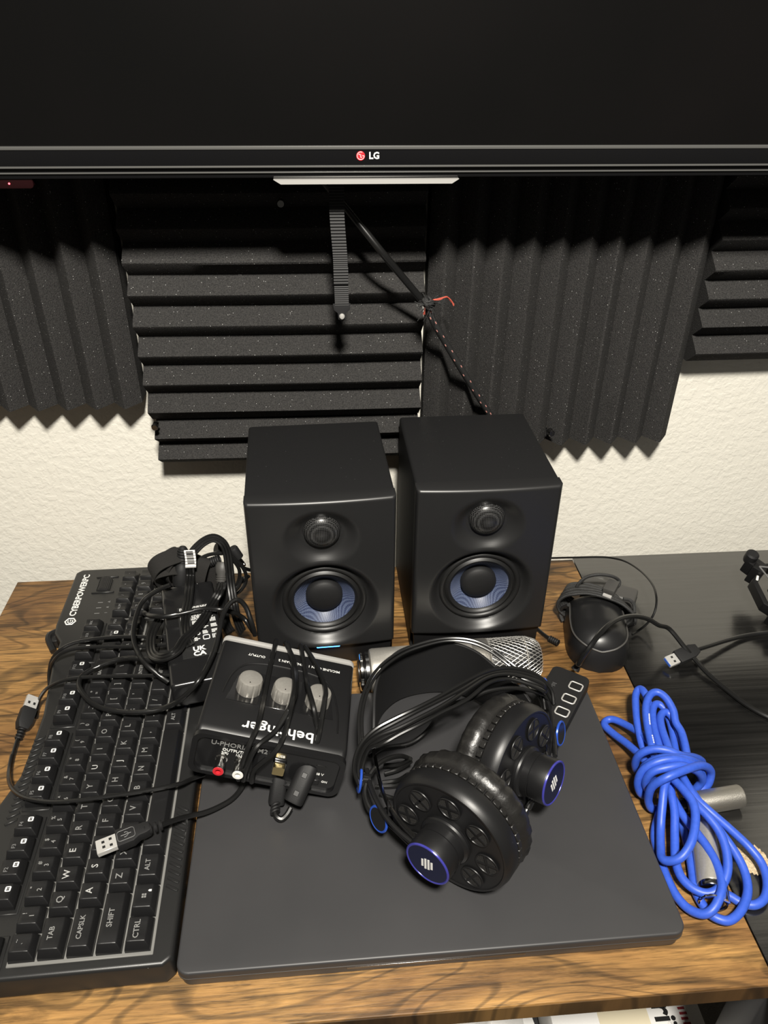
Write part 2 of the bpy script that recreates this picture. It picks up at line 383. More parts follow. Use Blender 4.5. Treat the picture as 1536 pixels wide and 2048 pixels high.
tag(obj('plastic_bag', crumple(-.09, .065, -.445, -.25, SH+.0002, .055, 2), 'paper_grey'), 'dull grey-white plastic bag low under the desk front', 'bag')
g1 = thing('printed_paper_bag', 'white paper bag with bold black lettering under the desk by the leg', 'bag', (.335, -.345, SH+.0002))
obj('bag_body', box(-.125, .036, -.105, .12, 0, .062, .006, 2), 'paper', g1)
obj('lettering', xf(textg('favori*es', .032, .0002, 'CENTER', .0008), T(-.006, -.055, .0624) @ RZ(-PI/2)), 'rubber', g1)
rn_ = random.Random(2); obj('faint_print', join(*[box(.010+rn_.uniform(0, .002), .018+rn_.uniform(0, .002), -.085+k*.005, -.0825+k*.005, .0622, .0625) for k in range(13)]), 'dark_red', g1)
obj('cream_panel', box(-.075, -.022, -.100, .05, .0622, .0626), 'paper_cream', g1)
tag(obj('red_cord', tube([(.075, -.36, SH+.065), (.078, -.40, SH+.074), (.070, -.435, SH+.060), (.062, -.452, SH+.012)], .004), 'dark_red'), 'short dark red cord lying on the bags under the desk', 'cord')

# ------------------------------------------------------------------ television
TY = -.085
def tvz(py): return None
tv = thing('television', 'large black flat television with a glossy bezel hanging above the foam panels', 'television', (.036, TY, .47))
tx0, tx1 = -.475, .475
Z = {'scr': (.0550,-.0850,.4955)[2]-.47, 'e1': (.0550,-.0850,.4928)[2]-.47, 'm': (.0551,-.0850,.4807)[2]-.47, 'm2': (.0551,-.0850,.4791)[2]-.47, 'l': (.0552,-.0850,.4760)[2]-.47, 'l2': (.0552,-.0850,.4749)[2]-.47, 'b': (.0552,-.0850,.4710)[2]-.47}
obj('back_shell', box(tx0+.006, tx1-.006, .004, .045, Z['l2'], .545, .008, 3), 'black_matte', tv)
obj('screen', box(tx0+.014, tx1-.014, .0005, .004, Z['scr'], .528), 'screen', tv)
obj('bezel_bottom', box(tx0, tx1, -.0015, .012, Z['m2'], Z['e1'], .001), 'tv_gloss', tv)
obj('bezel_top', box(tx0, tx1, -.0015, .012, .528, .550, .001), 'tv_gloss', tv)
for s in (-1, 1): obj('bezel_side', box(min(s*.461, s*.475), max(s*.461, s*.475), -.0012, .012, Z['e1'], .528, .001), 'tv_gloss', tv)
obj('screen_trim', box(tx0+.01, tx1-.01, -.0022, .003, Z['e1'], Z['scr'], .0006), 'tv_edge', tv, label='thin grey trim line under the screen')
obj('lower_trim', box(tx0, tx1, -.0028, .003, Z['m2']+.0002, Z['m']+.0001, .0004), 'tv_edge', tv, label='thin bright trim line under the bezel')
obj('lower_lip', box(tx0, tx1, .0005, .02, Z['b'], Z['m2'], .001), 'tv_gloss', tv)
obj('lip_ridge', box(tx0, tx1, -.0014, .002, Z['l2'], Z['l'], .0004), 'tv_edge', tv)
xb0, xb1 = (-.0371,-.0850,.4706)[0]-.036, (.1184,-.0850,.4707)[0]-.036
zb0, zb1 = (.0434,-.0850,.4667)[2]-.47, (.0434,-.0850,.4703)[2]-.47
V_ = [(xb0, 0, zb1), (xb1, 0, zb1), (xb1-.006, 0, zb0), (xb0+.006, 0, zb0)]
obj('silver_bar', (lambda q: ([(a[0], -.0045, a[2]) for a in q]+[(a[0], .012, a[2]) for a in q], [(0,1,2,3),(7,6,5,4),(0,4,5,1),(1,5,6,2),(2,6,7,3),(3,7,4,0)]))(V_), 'silver', tv, label='slim silver bar under the logo')
# logo
lx, lz = (.0356,-.0850,.4880)[0]-.036, (.0356,-.0850,.4880)[2]-.47
lg = obj('logo_disc', xf(lathe([(.0001, 0), (.0036, 0), (.0036, .0004), (.0001, .0004)], 32, False), T(lx, -.0016, lz) @ RX(PI/2)), 'red_plastic', tv, label='round red logo')
def arc(r_, a0, a1, n=20): return [(r_*math.cos(a0+(a1-a0)*i/n), r_*math.sin(a0+(a1-a0)*i/n), 0) for i in range(n+1)]
mark = join(tube(arc(.0029, math.radians(62), math.radians(360)), .00022, 6, 1), tube([(.0029, 0, 0), (.0012, 0, 0)], .00022, 6, 2), tube([(0, .0013, 0), (0, -.0012, 0)], .00025, 6, 2), tube([(0, -.0012, 0), (.001, -.0012, 0)], .00025, 6, 2), tr(lathe([(.0001, -.0002), (.00045, -.0002), (.00045, .0002), (.0001, .0002)], 10, False), -.0012, .0011, 0))
obj('logo_mark', xf(mark, T(lx, -.0021, lz) @ RX(PI/2)), 'white_print', tv)
tx_, tz_ = (.0468,-.0850,.4879)[0]-.036, (.0468,-.0850,.4879)[2]-.47
obj('logo_letters', xf(textg('LG', .0072, .0002, 'CENTER', .00022), T(tx_, -.0018, tz_) @ FACE_MY), 'white_print', tv)
# infra-red window with standby light, low on the left
ix, iz = (-.2518,-.0850,.4675)[0]-.036, (-.2518,-.0850,.4675)[2]-.47
obj('sensor_window', xf(prism(rrect(.032, .010, .003), 0, .010, .001), T(ix+.003, .012, iz+.001) @ RX(PI/2)), 'red_lens', tv, label='dark red sensor window under the bezel')
obj('standby_light', xf(lathe([(.0001, 0), (.0008, 0), (.0006, .0006), (.0001, .0008)], 12, False), T(ix, .0017, iz) @ RX(PI/2)), 'red_led', tv, label='tiny glowing red standby light')
obj('wall_mount', box(-.10, .10, .045, .1345, .15, .35, .004), 'steel_black', tv)

# ------------------------------------------------------------------ acoustic foam
TIP = .005                                                # plane of the wedge tips
def foam_panel(name, label, x0, x1, z0, z1, n, vertical, warp=0.0, seed=0):
    """wedge foam: a base slab plus n triangular ridges, ridge profile swept along the panel"""
    rn = random.Random(seed); t = WY-.0008-TIP; base = .026; prof = []
    L = (x1-x0) if vertical else (z1-z0); p = L/n
    for k in range(n):
        prof += [(k*p, t-base), (k*p+p*.44, .0012), (k*p+p*.5, 0.), (k*p+p*.56, .0012)]
    prof.append((L, t-base)); ns = 14; V, F = [], []; m_ = len(prof)
    ln = (z1-z0) if vertical else (x1-x0)
    ph = [rn.uniform(-.0006, .0006) for _ in range(m_)]
    for s in range(ns+1):
        q = s/ns
        for i, (a, d_) in enumerate(prof):
            wob = .0008*math.sin(3.1*q+seed+i*.05)+ph[i]*.4
            y = TIP+d_+wob*(1 if d_ < t-base-.001 else 0)+warp*(1-q)**3*.0
            if vertical: V.append((x0+a+wob*.7, y, z0+ln*q))
            else: V.append((x0+ln*q, y, z0+a+wob*.7))
    for s in range(ns):
        for i in range(m_-1):
            a = s*m_+i; F.append((a, a+1, a+m_+1, a+m_))
    o = len(V); yb = TIP+t
    for s in (0, ns):
        for a in (0, L):
            if vertical: V.append((x0+a, yb, z0+ln*s/ns))
            else: V.append((x0+ln*s/ns, yb, z0+a))
    F += [(o, o+1, o+3, o+2), (0, o, o+2, ns*m_), (m_-1, ns*m_+m_-1, o+3, o+1), tuple(range(m_))+(o+1, o), tuple(range(ns*m_, ns*m_+m_))[::-1]+(o+2, o+3)]
    ob = obj(name, (V, F), 'foam', ang=25); return tag(ob, label, 'foam panel', 'acoustic foam on the wall')
xa1 = (-.2030,.0050,.2255)[0]; za = (-.2261,.0050,.2238)[2]
foam_panel('foam_panel', 'dark grey foam panel with upright wedges at the far left', xa1-.305, xa1, za, za+.305, 10, True, seed=1)
xb_0, xb_1 = (-.1970,.0050,.2223)[0]+.002, (.1059,.0050,.3666)[0]-.0004
zt = [(-.1874,.0050,.2502)[2], (-.1965,.0050,.3794)[2]]         # two ridge tips four pitches apart
pb = (zt[1]-zt[0])/4
zlow = zt[0]-1.5*pb
foam_panel('foam_panel', 'square foam panel with level wedges behind the hanging strap', xb_0, xb_1, zlow, zlow+pb*10, 10, False, seed=2)
foam_panel('foam_panel', 'narrow two-ridge foam strip below the level-wedge panel, behind the left loudspeaker', xb_0+.003, xb_1-.001, zlow-.0545, zlow-.0012, 2, False, seed=3)
xc1 = (.4065,.0050,.1661)[0]; xc0 = (.1100,.0050,.2257)[0]+.001; zc = (.4034,.0050,.1636)[2]
foam_panel('foam_panel', 'wide foam panel with upright wedges behind the braided cord and right loudspeaker', xc0, xc1, zc, zc+.33, 10, True, seed=4)
zd = (.4132,.0050,.2581)[2]
foam_panel('foam_panel', 'foam panel with level wedges at the far right edge', xc1+.004, xc1+.309, zd, zd+.305, 10, False, seed=5)
def pin(x, y, z, label):
    o = thing('push_pin', label, 'pin', (x, y, z)); o.rotation_euler = (PI/2, 0, 0)
    obj('pin_head', lathe([(.0001, .009), (.0032, .009), (.0040, .0075), (.0030, .005), (.0022, .003), (.0034, .0008), (.0034, 0), (.0001, 0)], 14, False), 'dark_chrome', o)
    obj('pin_needle', lathe([(.0005, -.012), (.0005, 0)], 6), 'chrome', o)
px_ = (-.0362,.0050,.4352); pin(px_[0], .0045, px_[2], 'grey push pin in the foam just below the television')
px_ = (-.1877,.0100,.2113); pin(px_[0], .004, px_[2]-.006, 'dark push pin at the upper corner of the two-ridge foam strip')
px_ = (.2575,.0100,.1827); pin(px_[0], .006, px_[2], 'dark push pin low in the upright-wedge foam above the right loudspeaker')

# ------------------------------------------------------------------ hanging strap and tied cord
s0 = thing('webbing_strap', 'black ribbed nylon strap hanging below the television, metal stud at its end', 'strap', (.0181,-.0550,.3429))
o0 = Vector(s0.location)
path = [Vector(q)-o0 for q in [(.0156,-.0550,.4676),(.0156,-.0550,.4352),(.0175,-.0550,.4001),(.0179,-.0550,.3773),(.0183,-.0550,.3526)]]
def strip(path, hw, th, ribs):
    P = spline(path, ribs); V, F = [], []; m_ = len(P)
    for i, q in enumerate(P):
        rb = .0006 if i % 2 else 0.
        for dx, dy in ((-hw, th), (hw, th), (hw, -th-rb), (-hw, -th-rb)): V.append((q.x+dx, q.y+dy, q.z))
    for i in range(m_-1):
        for k in range(4): F.append((i*4+k, i*4+(k+1) % 4, (i+1)*4+(k+1) % 4, (i+1)*4+k))
    F += [(0, 1, 2, 3), ((m_-1)*4+3, (m_-1)*4+2, (m_-1)*4+1, (m_-1)*4)]; return V, F
obj('webbing', strip(path, .0066, .0007, 26), 'black_matte', s0, ang=20)
obj('stitched_fold', strip([path[3]+Vector((0, -.0016, .012)), path[3]+Vector((0, -.0016, -.004))], .0068, .0005, 12), 'black_matte', s0, ang=20)
obj('end_plate', xf(prism([(-.0085, .012), (.0085, .012), (.0075, .006), (.004, .003), (.0035, -.003), (0, -.005), (-.0035, -.003), (-.004, .003), (-.0075, .006)], -.001, .001, .0004), RX(PI/2)), 'steel_black', s0)
obj('stud', xf(lathe([(.0001, .0032), (.0018, .003), (.0026, .002), (.0028, 0), (.0001, 0)], 16, False), T(0, -.0012, 0) @ RX(PI/2)), 'silver', s0, label='pale metal stud')

c0 = thing('tied_cord', 'thick black cord knotted to a speckled braided cord, slanting across the foam', 'cord', (.1054,-.0300,.3432))
o0 = Vector(c0.location)
def rel(L_): return [Vector(q)-o0 for q in L_]
obj('smooth_cord', tube(rel([(.0017,-.0250,.4628),(.0082,-.0260,.4545),(.0282,-.0300,.4322),(.0555,-.0400,.4005),(.0753,-.0350,.3765),(.0971,-.0300,.3503)]), .0036, 10), 'cable_black', c0)
braid_pts = rel([(.1023,-.0300,.3452),(.1111,-.0300,.3262),(.1275,-.0220,.2982),(.1463,-.0150,.2674),(.1665,-.0060,.2351),(.1807,.0000,.2126),(.1879,.0030,.2010)])
obj('braided_cord', tube(braid_pts, .0036, 10, 8), 'cable_braid', c0)
BP = spline(braid_pts, 10); dots = []
for i in range(4, len(BP)-1, 3):
    t = (BP[i+1]-BP[i]).normalized(); side = t.cross(Vector((0, 1, 0))).normalized(); k = (i//3) % 2
    q = BP[i]+side*(.0016 if k else -.0012)+Vector((0, -.0033, 0))
    dots.append(tube([q-t*.0012, q+t*.0012], .0006, 5, 1))
obj('red_flecks', join(*dots), 'thread_white', c0, label='pale red flecks woven along the braid')['kind'] = 'stuff'
rn = random.Random(5); kn = []
for k in range(16):
    a = rn.uniform(0, 6.28); ax = Vector((rn.uniform(-1, 1), rn.uniform(-.4, .4), rn.uniform(-1, 1))).normalized()
    R_ = rn.uniform(.004, .007); pts = []
    e1 = ax.orthogonal().normalized(); e2 = ax.cross(e1)
    for i in range(7): pts.append((e1*math.cos(a+i*.8)+e2*math.sin(a+i*.8))*R_+Vector((rn.uniform(-.001, .001), 0, rn.uniform(-.001, .001)))+Vector((-.001, -.002, .004)))
    kn.append(tube(pts, .0013, 6, 4))
obj('knot', join(*kn), 'cable_braid', c0)
fr = []
for k in range(34):
    a = rn.uniform(0, 6.28); l_ = rn.uniform(.008, .017); d_ = Vector((math.cos(a), rn.uniform(-.5, .1), math.sin(a)))
    b_ = Vector((-.001, -.003, .003))
    fr.append(tube([b_, b_+d_*l_*.5+Vector((rn.uniform(-.002, .002), -.002, rn.uniform(-.002, .002))), b_+d_*l_+Vector((rn.uniform(-.003, .003), 0, -.002))], .00035, 4, 3))
obj('frayed_ends', join(*fr), 'cable_braid', c0)['kind'] = 'stuff'
rd = []
for k in range(7):
    j = lambda s: Vector((rn.uniform(-s, s), rn.uniform(-s, s), rn.uniform(-s, s)))
    rd.append(tube([q+j(.0008) for q in rel([(.1001,-.0340,.3365),(.1015,-.0360,.3451),(.1063,-.0360,.3500),(.1155,-.0340,.3513),(.1221,-.0320,.3525),(.1271,-.0300,.3488),(.1299,-.0300,.3438)])], .00045, 4, 4))
obj('red_threads', join(*rd), 'thread_red', c0, label='loose red inner threads')

# ------------------------------------------------------------------ loudspeakers
SW, SD, SHT, ZB = .141, .162, .21, .031
def sstep(a, b_, x):
    t = min(1, max(0, (x-a)/(b_-a))); return t*t*(3-2*t)
TWZ, WFZ = .1725, .0865
def baffle_mesh():
    nx, nz = 72, 92; V, F = [], []
    for j in range(nz+1):
        for i in range(nx+1):
            u_, v_ = i/nx*2-1, j/nz
            x = u_*(SW/2); z = ZB+(SHT-ZB)*v_
            bow = -.0035*(1-u_*u_)
            r1 = math.hypot(x, z-TWZ); r2 = math.hypot(x, z-WFZ)
            el = math.hypot(x/1.15, (z-(TWZ-.004))/1.0)
            d1 = .0080*(1-sstep(.0170, .033, el)); d2 = .011*(1-sstep(.0415, .0540, r2))
            if r2 < .0405: d2 = .024
            if r1 < .0160: d1 = .010
            dd = d1+d2 if r2 > .0405 else d2
            ed = min((SW/2-abs(x)), (SHT-z), (z-ZB)); rd_ = .0028
            if ed < rd_: dd += rd_-math.sqrt(max(0, rd_*rd_-(rd_-ed)**2))
            V.append((x, bow+dd-.001, z))
    for j in range(nz):
        for i in range(nx):
            a = j*(nx+1)+i; F.append((a, a+1, a+nx+2, a+nx+1))
    ring = [i for i in range(nx+1)]+[j*(nx+1)+nx for j in range(1, nz+1)]+[nz*(nx+1)+i for i in range(nx-1, -1, -1)]+[j*(nx+1) for j in range(nz-1, 0, -1)]
    o = len(V)
    for a in ring: V.append((V[a][0], .014, V[a][2]))
    for k in range(len(ring)):
        k2 = (k+1) % len(ring); F.append((ring[k], ring[k2], o+k2, o+k))
    return V, F
FRONT = RX(PI/2)                                          # lathe axis +Z -> -Y (towards the viewer)
def at_front(g, z, y=0., x=0.): return xf(g, T(x, y, z) @ FRONT)
ME = {}
ME['baffle'] = mesh('baffle', baffle_mesh(), 'baffle', 50)
def cabinet_g():
    V, F = [], []; ys = [(.0125, 0), (SD-.005, 0), (SD-.0015, .0015), (SD, .005)]; P0 = rrect(SW-.0002, SHT-.0002, .0032, 4, 0, SHT/2); n_ = len(P0)
    for y, ins in ys:
        for x, z in P0: V.append((x*(1-ins/(SW/2)), y, SHT/2+(z-SHT/2)*(1-ins/(SHT/2))))
    for k in range(len(ys)-1):
        for i in range(n_): j = (i+1) % n_; F.append((k*n_+i, k*n_+j, (k+1)*n_+j, (k+1)*n_+i))
    F.append(tuple(range((len(ys)-1)*n_, len(ys)*n_))); return V, F
ME['cab'] = mesh('cabinet', cabinet_g(), 'vinyl')
ME['foot'] = mesh('plinth', bev(([(-SW/2+.002, .003, ZB-.0005), (SW/2-.002, .003, ZB-.0005), (SW/2-.002, .0135, ZB-.0005), (-SW/2+.002, .0135, ZB-.0005), (-SW/2+.004, .006, 0), (SW/2-.004, .006, 0), (SW/2-.004, .0135, 0), (-SW/2+.004, .0135, 0)], [(0,1,2,3),(7,6,5,4),(0,4,5,1),(1,5,6,2),(2,6,7,3),(3,7,4,0)]), .0012, 2), 'black_plastic')
ME['tw'] = mesh('tweeter_grille', at_front(lathe([(.0178, -.008), (.0180, -.001), (.0170, .0020), (.0142, .0046), (.0100, .0065), (.0050, .0077), (.0001, .0080)], 40, False), TWZ, .0025), 'perforated', 60)
ME['sur'] = mesh('surround', at_front(lathe([(.0428, -.008), (.0428, .0000), (.0415, .0018), (.0395, .0022), (.0378, .0010), (.0368, -.0006), (.0358, .0006), (.0338, .0020), (.0316, .0008), (.0306, -.002)], 64, False), WFZ, .0062), 'rubber', 60)
ME['cone'] = mesh('cone', at_front(lathe([(.0318, -.0010), (.029, -.0028), (.0235, -.0078), (.0160, -.0135)], 64, False), WFZ, .0062), 'woven_cone', 60)
ME['cap'] = mesh('dust_cap', at_front(lathe([(.0190, -.0130), (.0186, -.0060), (.0165, -.0038), (.0120, -.0020), (.0065, -.0010), (.0001, -.0007)], 48, False), WFZ, .0062), 'black_matte', 60)
def spk_logo():
    g = [tube([(x, y, 0) for x, y in rrect(.0150, .0088, .0036, 4)], .00035, 5, 1, True)]
    zz = []
    for k in range(9): zz.append((-.0058+k*.00145, (.0026 if k % 2 else -.0026), 0))
    g.append(tube(zz, .00032, 5, 3)); return join(*g)
ME['logo'] = mesh('logo', xf(spk_logo(), T(.054, .0016, .0445) @ RX(PI/2)), 'grey_print')
ME['seam'] = mesh('base_seam', box(-SW/2+.003, SW/2-.003, .0024, .004, ZB-.0009, ZB-.0001), 'dim_print')
ME['led'] = mesh('power_light', xf(prism(rrect(.0245, .0022, .001), 0, .0035, .0004), T(.0015, .0035, ZB-.0022) @ RX(PI/2)), 'blue_led')
def speaker(label, loc, rz, led):
    t = thing('loudspeaker', label, 'loudspeaker', loc, (0, 0, rz), 'studio monitor loudspeakers')
    link('cabinet', ME['cab'], t); link('baffle', ME['baffle'], t); link('plinth', ME['foot'], t)
    link('tweeter_grille', ME['tw'], t); w = link('surround', ME['sur'], t); link('cone', ME['cone'], w); link('dust_cap', ME['cap'], w)
    link('logo', ME['logo'], t); link('base_seam', ME['seam'], t)
    if led: link('power_light', ME['led'], t)['label'] = 'glowing blue power light'
    return t
speaker('black studio loudspeaker with a glowing blue light bar, left of the pair', (-.0083, -.1737, .0002), .0396, True)
speaker('black studio loudspeaker with no lit bar, behind the silver microphone', (.1527, -.1621, .0002), .0097, False)

# ------------------------------------------------------------------ laptop
lp = thing('laptop', 'closed dark grey laptop lying flat under the headphones', 'laptop', (-.1195, -.491, 0), (0, 0, .006))
LW, LD = .3706, .2575
def lpoly(w, h, r): return rrect(w, h, r, 6, w/2, h/2)
obj('base', tr(prism([(x, y) for x, y in rrect(LW-.003, LD-.003, .008, 6, LW/2, LD/2)], .0015, .0105, .002, 3), 0, 0, 0), 'laptop_edge', lp)
obj('lid', prism(rrect(LW, LD, .009, 6, LW/2, LD/2), .0112, .0200, .0018, 3), 'laptop', lp)
obj('lid_rim', prism(rrect(LW+.0005, LD+.0005, .009, 6, LW/2, LD/2), .0116, .0135, .0006, 2), 'laptop_edge', lp)
obj('lid_notch', box(.12, .25, -.0004, .002, .0098, .0118, .0003), 'dark_chrome', lp)
for x, y in ((.03, .03), (LW-.03, .03), (.03, LD-.03), (LW-.03, LD-.03)): obj('foot', tr(lathe([(.006, 0), (.006, .002)], 12), x, y, 0), 'rubber', lp)

# ------------------------------------------------------------------ keyboard (its right-hand side points at the wall)
KP = .0198
kb = thing('keyboard', 'full-size black gaming keyboard lying on end beside the laptop', 'keyboard', (-.2249, -.4806, 0), (0, 0, math.radians(91.16)))
outline = [(-.0085, -.097), (-.0035, -.1035), (.455, -.1035), (.4645, -.095), (.4645, .062), (.459, .0685), (.366, .0685), (.352, .0665), (.338, .0575), (.30, .0560), (.235, .0475), (.20, .0475), (.165, .0480), (.135, .0575), (-.002, .0585), (-.0085, .0530)]
obj('case', prism(outline, .003, .0275, .0030, 3), 'kb_body', kb)
obj('plate', prism([(-.0008, -.0897), (22.55*KP, -.0897), (22.55*KP, .0103), (-.0008, .0103)], .026, .0284, .0005, 1), 'kb_plate', kb)
def kbox(x0, x1, y0, y1, z0, z1, b=.0006): return box(x0, x1, y0, y1, z0, z1, b, 1)
for a, c in ((-.15, 1.12), (1.9, 6.08), (6.4, 10.58), (10.9, 15.08), (15.2, 18.32)):
    obj('row_frame', kbox(a*KP, c*KP, .0135, .0362, .026, .0283), 'kb_body', kb)
for a, c in ((15.02, 15.22), (18.27, 18.47)): obj('divider', kbox(a*KP, c*KP, -.0895, .0100, .0262, .0292), 'kb_body', kb)
obj('arrow_surround', join(kbox(15.22*KP, 18.28*KP, -2.47*KP, -1.53*KP, .0262, .0292), kbox(15.22*KP, 16.22*KP, -3.47*KP, -2.47*KP, .0262, .0292), kbox(17.28*KP, 18.28*KP, -3.47*KP, -2.47*KP, .0262, .0292)), 'kb_body', kb)
ridge = {}
def ridges(x0, x1, y, n, sgn):
    for k in range(n):
        x = x0+(x1-x0)*k/(n-1)
        if 'm' not in ridge: ridge['m'] = mesh('grip_ridge', xf(box(-.0012, .0012, -.0052, .0052, 0, .0012, .0004, 1), RZ(.5)), 'kb_body')
        link('grip_ridge', ridge['m'], kb, (x, y, .0274), (0, 0, 0 if sgn > 0 else -1.0))
ridges(.118, .205, .0418, 15, 1); ridges(.048, .118, -.0965, 12, -1)
for k in range(3): link('tilt_foot', mesh('tilt_foot', xf(lathe([(.007, 0), (.0075, .002), (.0075, .009), (.006, .010)], 18), T(.362+k*.0001, .0715, .004) @ RY(.0)), 'kb_body'), kb) if k == 0 else None
obj('tilt_leg', tube([(.375, .068, .012), (.362, .078, .014), (.345, .070, .008)], .0035, 8), 'kb_body', kb)
# key caps
KM = {}
def keymesh(w, h):
    if (w, h) in KM: return KM[(w, h)]
    g_ = .0011; W_, H_ = w*KP-g_*2, h*KP-g_*2; dx, dyb, dyt = .0026, .0030, .0016; hh = .0098
    V, F = [], []; n = 4
    base_ = [(-W_/2, -H_/2), (W_/2, -H_/2), (W_/2, H_/2), (-W_/2, H_/2)]
    V += [(x, y, 0) for x, y in base_]+[(x*.995, y*.995, hh*.35) for x, y in base_]
    x0, x1, y0, y1 = -W_/2+dx, W_/2-dx, -H_/2+dyb, H_/2-dyt; o = len(V)
    for j in range(n+1):
        for i in range(n+1):
            u_, v_ = i/n, j/n; V.append((x0+(x1-x0)*u_, y0+(y1-y0)*v_, hh-.0011*(1-(2*u_-1)**2)*(.6 if w < 2 else .2)+.0006*v_))
    F.append((3, 2, 1, 0))
    for k in range(4): F.append((k, (k+1) % 4, 4+(k+1) % 4, 4+k))
    for j in range(n):
        for i in range(n): a = o+j*(n+1)+i; F.append((a, a+1, a+n+2, a+n+1))
    ed = [[o+i for i in range(n+1)], [o+j*(n+1)+n for j in range(n+1)], [o+n*(n+1)+n-i for i in range(n+1)], [o+(n-j)*(n+1) for j in range(n+1)]]
    for k in range(4): F.append((4+k, 4+(k+1) % 4)+tuple(ed[k][::-1]))
    bm = bmesh.new(); vs = [bm.verts.new(a) for a in V]
    for f in F: bm.faces.new([vs[i] for i in f])
    bmesh.ops.recalc_face_normals(bm, faces=bm.faces[:]); bm.normal_update()
    es = [e for e in bm.edges if len(e.link_faces) == 2 and e.calc_face_angle(0) > .35 and min(v.co.z for v in e.verts) > .002]
    bmesh.ops.bevel(bm, geom=es, offset=.0007, segments=2, profile=.5, affect='EDGES', clamp_overlap=True)
    KM[(w, h)] = mesh('key_cap', from_bm(bm), 'key', 50); return KM[(w, h)]
LEG = {}
def legend(s, size, m_):
    if (s, size, m_) not in LEG: LEG[(s, size, m_)] = mesh('legend', textg(s, size, .00006, 'CENTER', .00006), m_)
    return LEG[(s, size, m_)]
ICON = mesh('media_icon', join(tr(prism(rrect(.0042, .0042, .0009, 3), 0, .0001), 0, 0, 0)), 'white_print')
ICON_IN = mesh('icon_mark', join(box(-.0012, -.0003, -.0011, .0011, .0001, .00018), box(.0004, .0012, -.0011, .0011, .0001, .00018), box(-.0004, .0005, -.0003, .0003, .0001, .00018)), 'key')
def key(u_, v_, w=1, h=1, s=None, size=.0070, m_='grey_print', icon=False, dy=0.0):
    o = link('key', keymesh(w, h), kb, (u_*KP, -v_*KP, .0292))
    if s:
        parts = s.split('|')
        if len(parts) == 2:
            link('legend', legend(parts[0], .0048, m_), o, (-.0006, -.0018, .0098)); link('legend', legend(parts[1], .0044, m_), o, (.0012, .0034, .0101))
        else: link('legend', legend(s, size, m_), o, (0, .0010+dy, .0099 if w < 2 else .0101))
    if icon:
        i_ = link('media_icon', ICON, o, (.0018, -.0034, .0099)); 
        link('icon_mark', ICON_IN, o, (.0018, -.0034, .0099))
    return o
key(.5, -1.25, s='ESC', size=.0042)
for g_, x in enumerate((2.5, 7.0, 11.5)):
    for k in range(4): key(x+k, -1.25, s=None, icon=True); 
fk = [o for o in kb.children if o.name.startswith('key') and abs(o.location.y-1.25*KP) < 1e-5][1:13]
for k, o in enumerate(fk): link('legend', legend('F%d' % (k+1), .0042, 'dim_print'), o, (-.0022, .0028, .0102))
row = '`|~ 1|! 2|" 3|# 4|$ 5|% 6|^ 7|& 8|* 9|( 0|) -|_ =|+'.split(' ')
for k, s in enumerate(row): key(k+.5, 0, s=s, m_='dim_print' if k < 1 else 'grey_print')
key(14, 0, 2, 1, 'BACK', .0045)
key(.75, 1, 1.5, 1, 'TAB', .0052)
for k, s in enumerate('QWERTYUIOP[]'): key(k+2., 1, s=s, m_='light_print' if s in 'WUE' else 'grey_print')
key(14.25, 1, 1.5, 1, '\\', .005)
key(.875, 2, 1.75, 1, 'CAPSLK', .0050)
for k, s in enumerate("ASDFGHJKL;'"): key(k+2.25, 2, s=s, m_='light_print' if s in 'ASDJ' else 'grey_print')
key(13.875, 2, 2.25, 1, 'ENTER', .005)
key(1.125, 3, 2.25, 1, 'SHIFT', .0056)
for k, s in enumerate('ZXCVBNM,./'): key(k+2.75, 3, s=s)
key(13.625, 3, 2.75, 1, 'SHIFT', .0056)
key(.625, 4, 1.25, 1, 'CTRL', .0056)
wk = key(1.875, 4, 1.25)
for i in (0, 1):
    for j in (0, 1): link('legend', mesh('legend', box(-.0007, .0007, -.0007, .0007, 0, .0001), 'grey_print') if 'w' not in LEG else LEG['w'], wk, (-.0012+i*.0018, -.001+j*.0018, .0098))
link('lock_icon', mesh('lock_icon', join(box(-.0008, .0008, -.0009, .0006, 0, .0001), tube([(-.0006, .0005, .0001), (0, .0013, .0001), (.0006, .0005, .0001)], .0003, 5, 4)), 'white_print'), wk, (.0034, -.0042, .0099))
key(3.125, 4, 1.25, 1, 'ALT', .0054)
key(6.875, 4, 6.25, 1)
key(10.625, 4, 1.25, 1, 'ALT', .0048); key(11.875, 4, 1.25, 1, 'FN', .0048); key(13.125, 4, 1.25, 1); key(14.375, 4, 1.25, 1, 'CTRL', .0048)
for c_ in range(3):
    key(15.75+c_, -1.25, s=('PRT', 'SCR', 'BRK')[c_], size=.0036, icon=c_ == 0, m_='dim_print')
    key(15.75+c_, 0, s=('INS', 'HOM', 'PGU')[c_], size=.0036, m_='dim_print', icon=c_ == 1); key(15.75+c_, 1, s=('DEL', 'END', 'PGD')[c_], size=.0036, m_='dim_print')
key(16.75, 3); [key(15.75+c_, 4) for c_ in range(3)]
for c_ in range(4):
    key(19.0+c_, 0, s=('NUM', '/', '*', '-')[c_], size=.004, m_='dim_print')
    if c_ < 3:
        for r_ in (1, 2, 3): key(19.0+c_, r_, s=str(7+c_-3*(r_-1)), m_='dim_print')
key(22., 1.5, 1, 2, '+', m_='dim_print'); key(22., 3.5, 1, 2); key(19.5, 4, 2, 1, '0', m_='dim_print'); key(21., 4, 1, 1, '.', m_='dim_print')
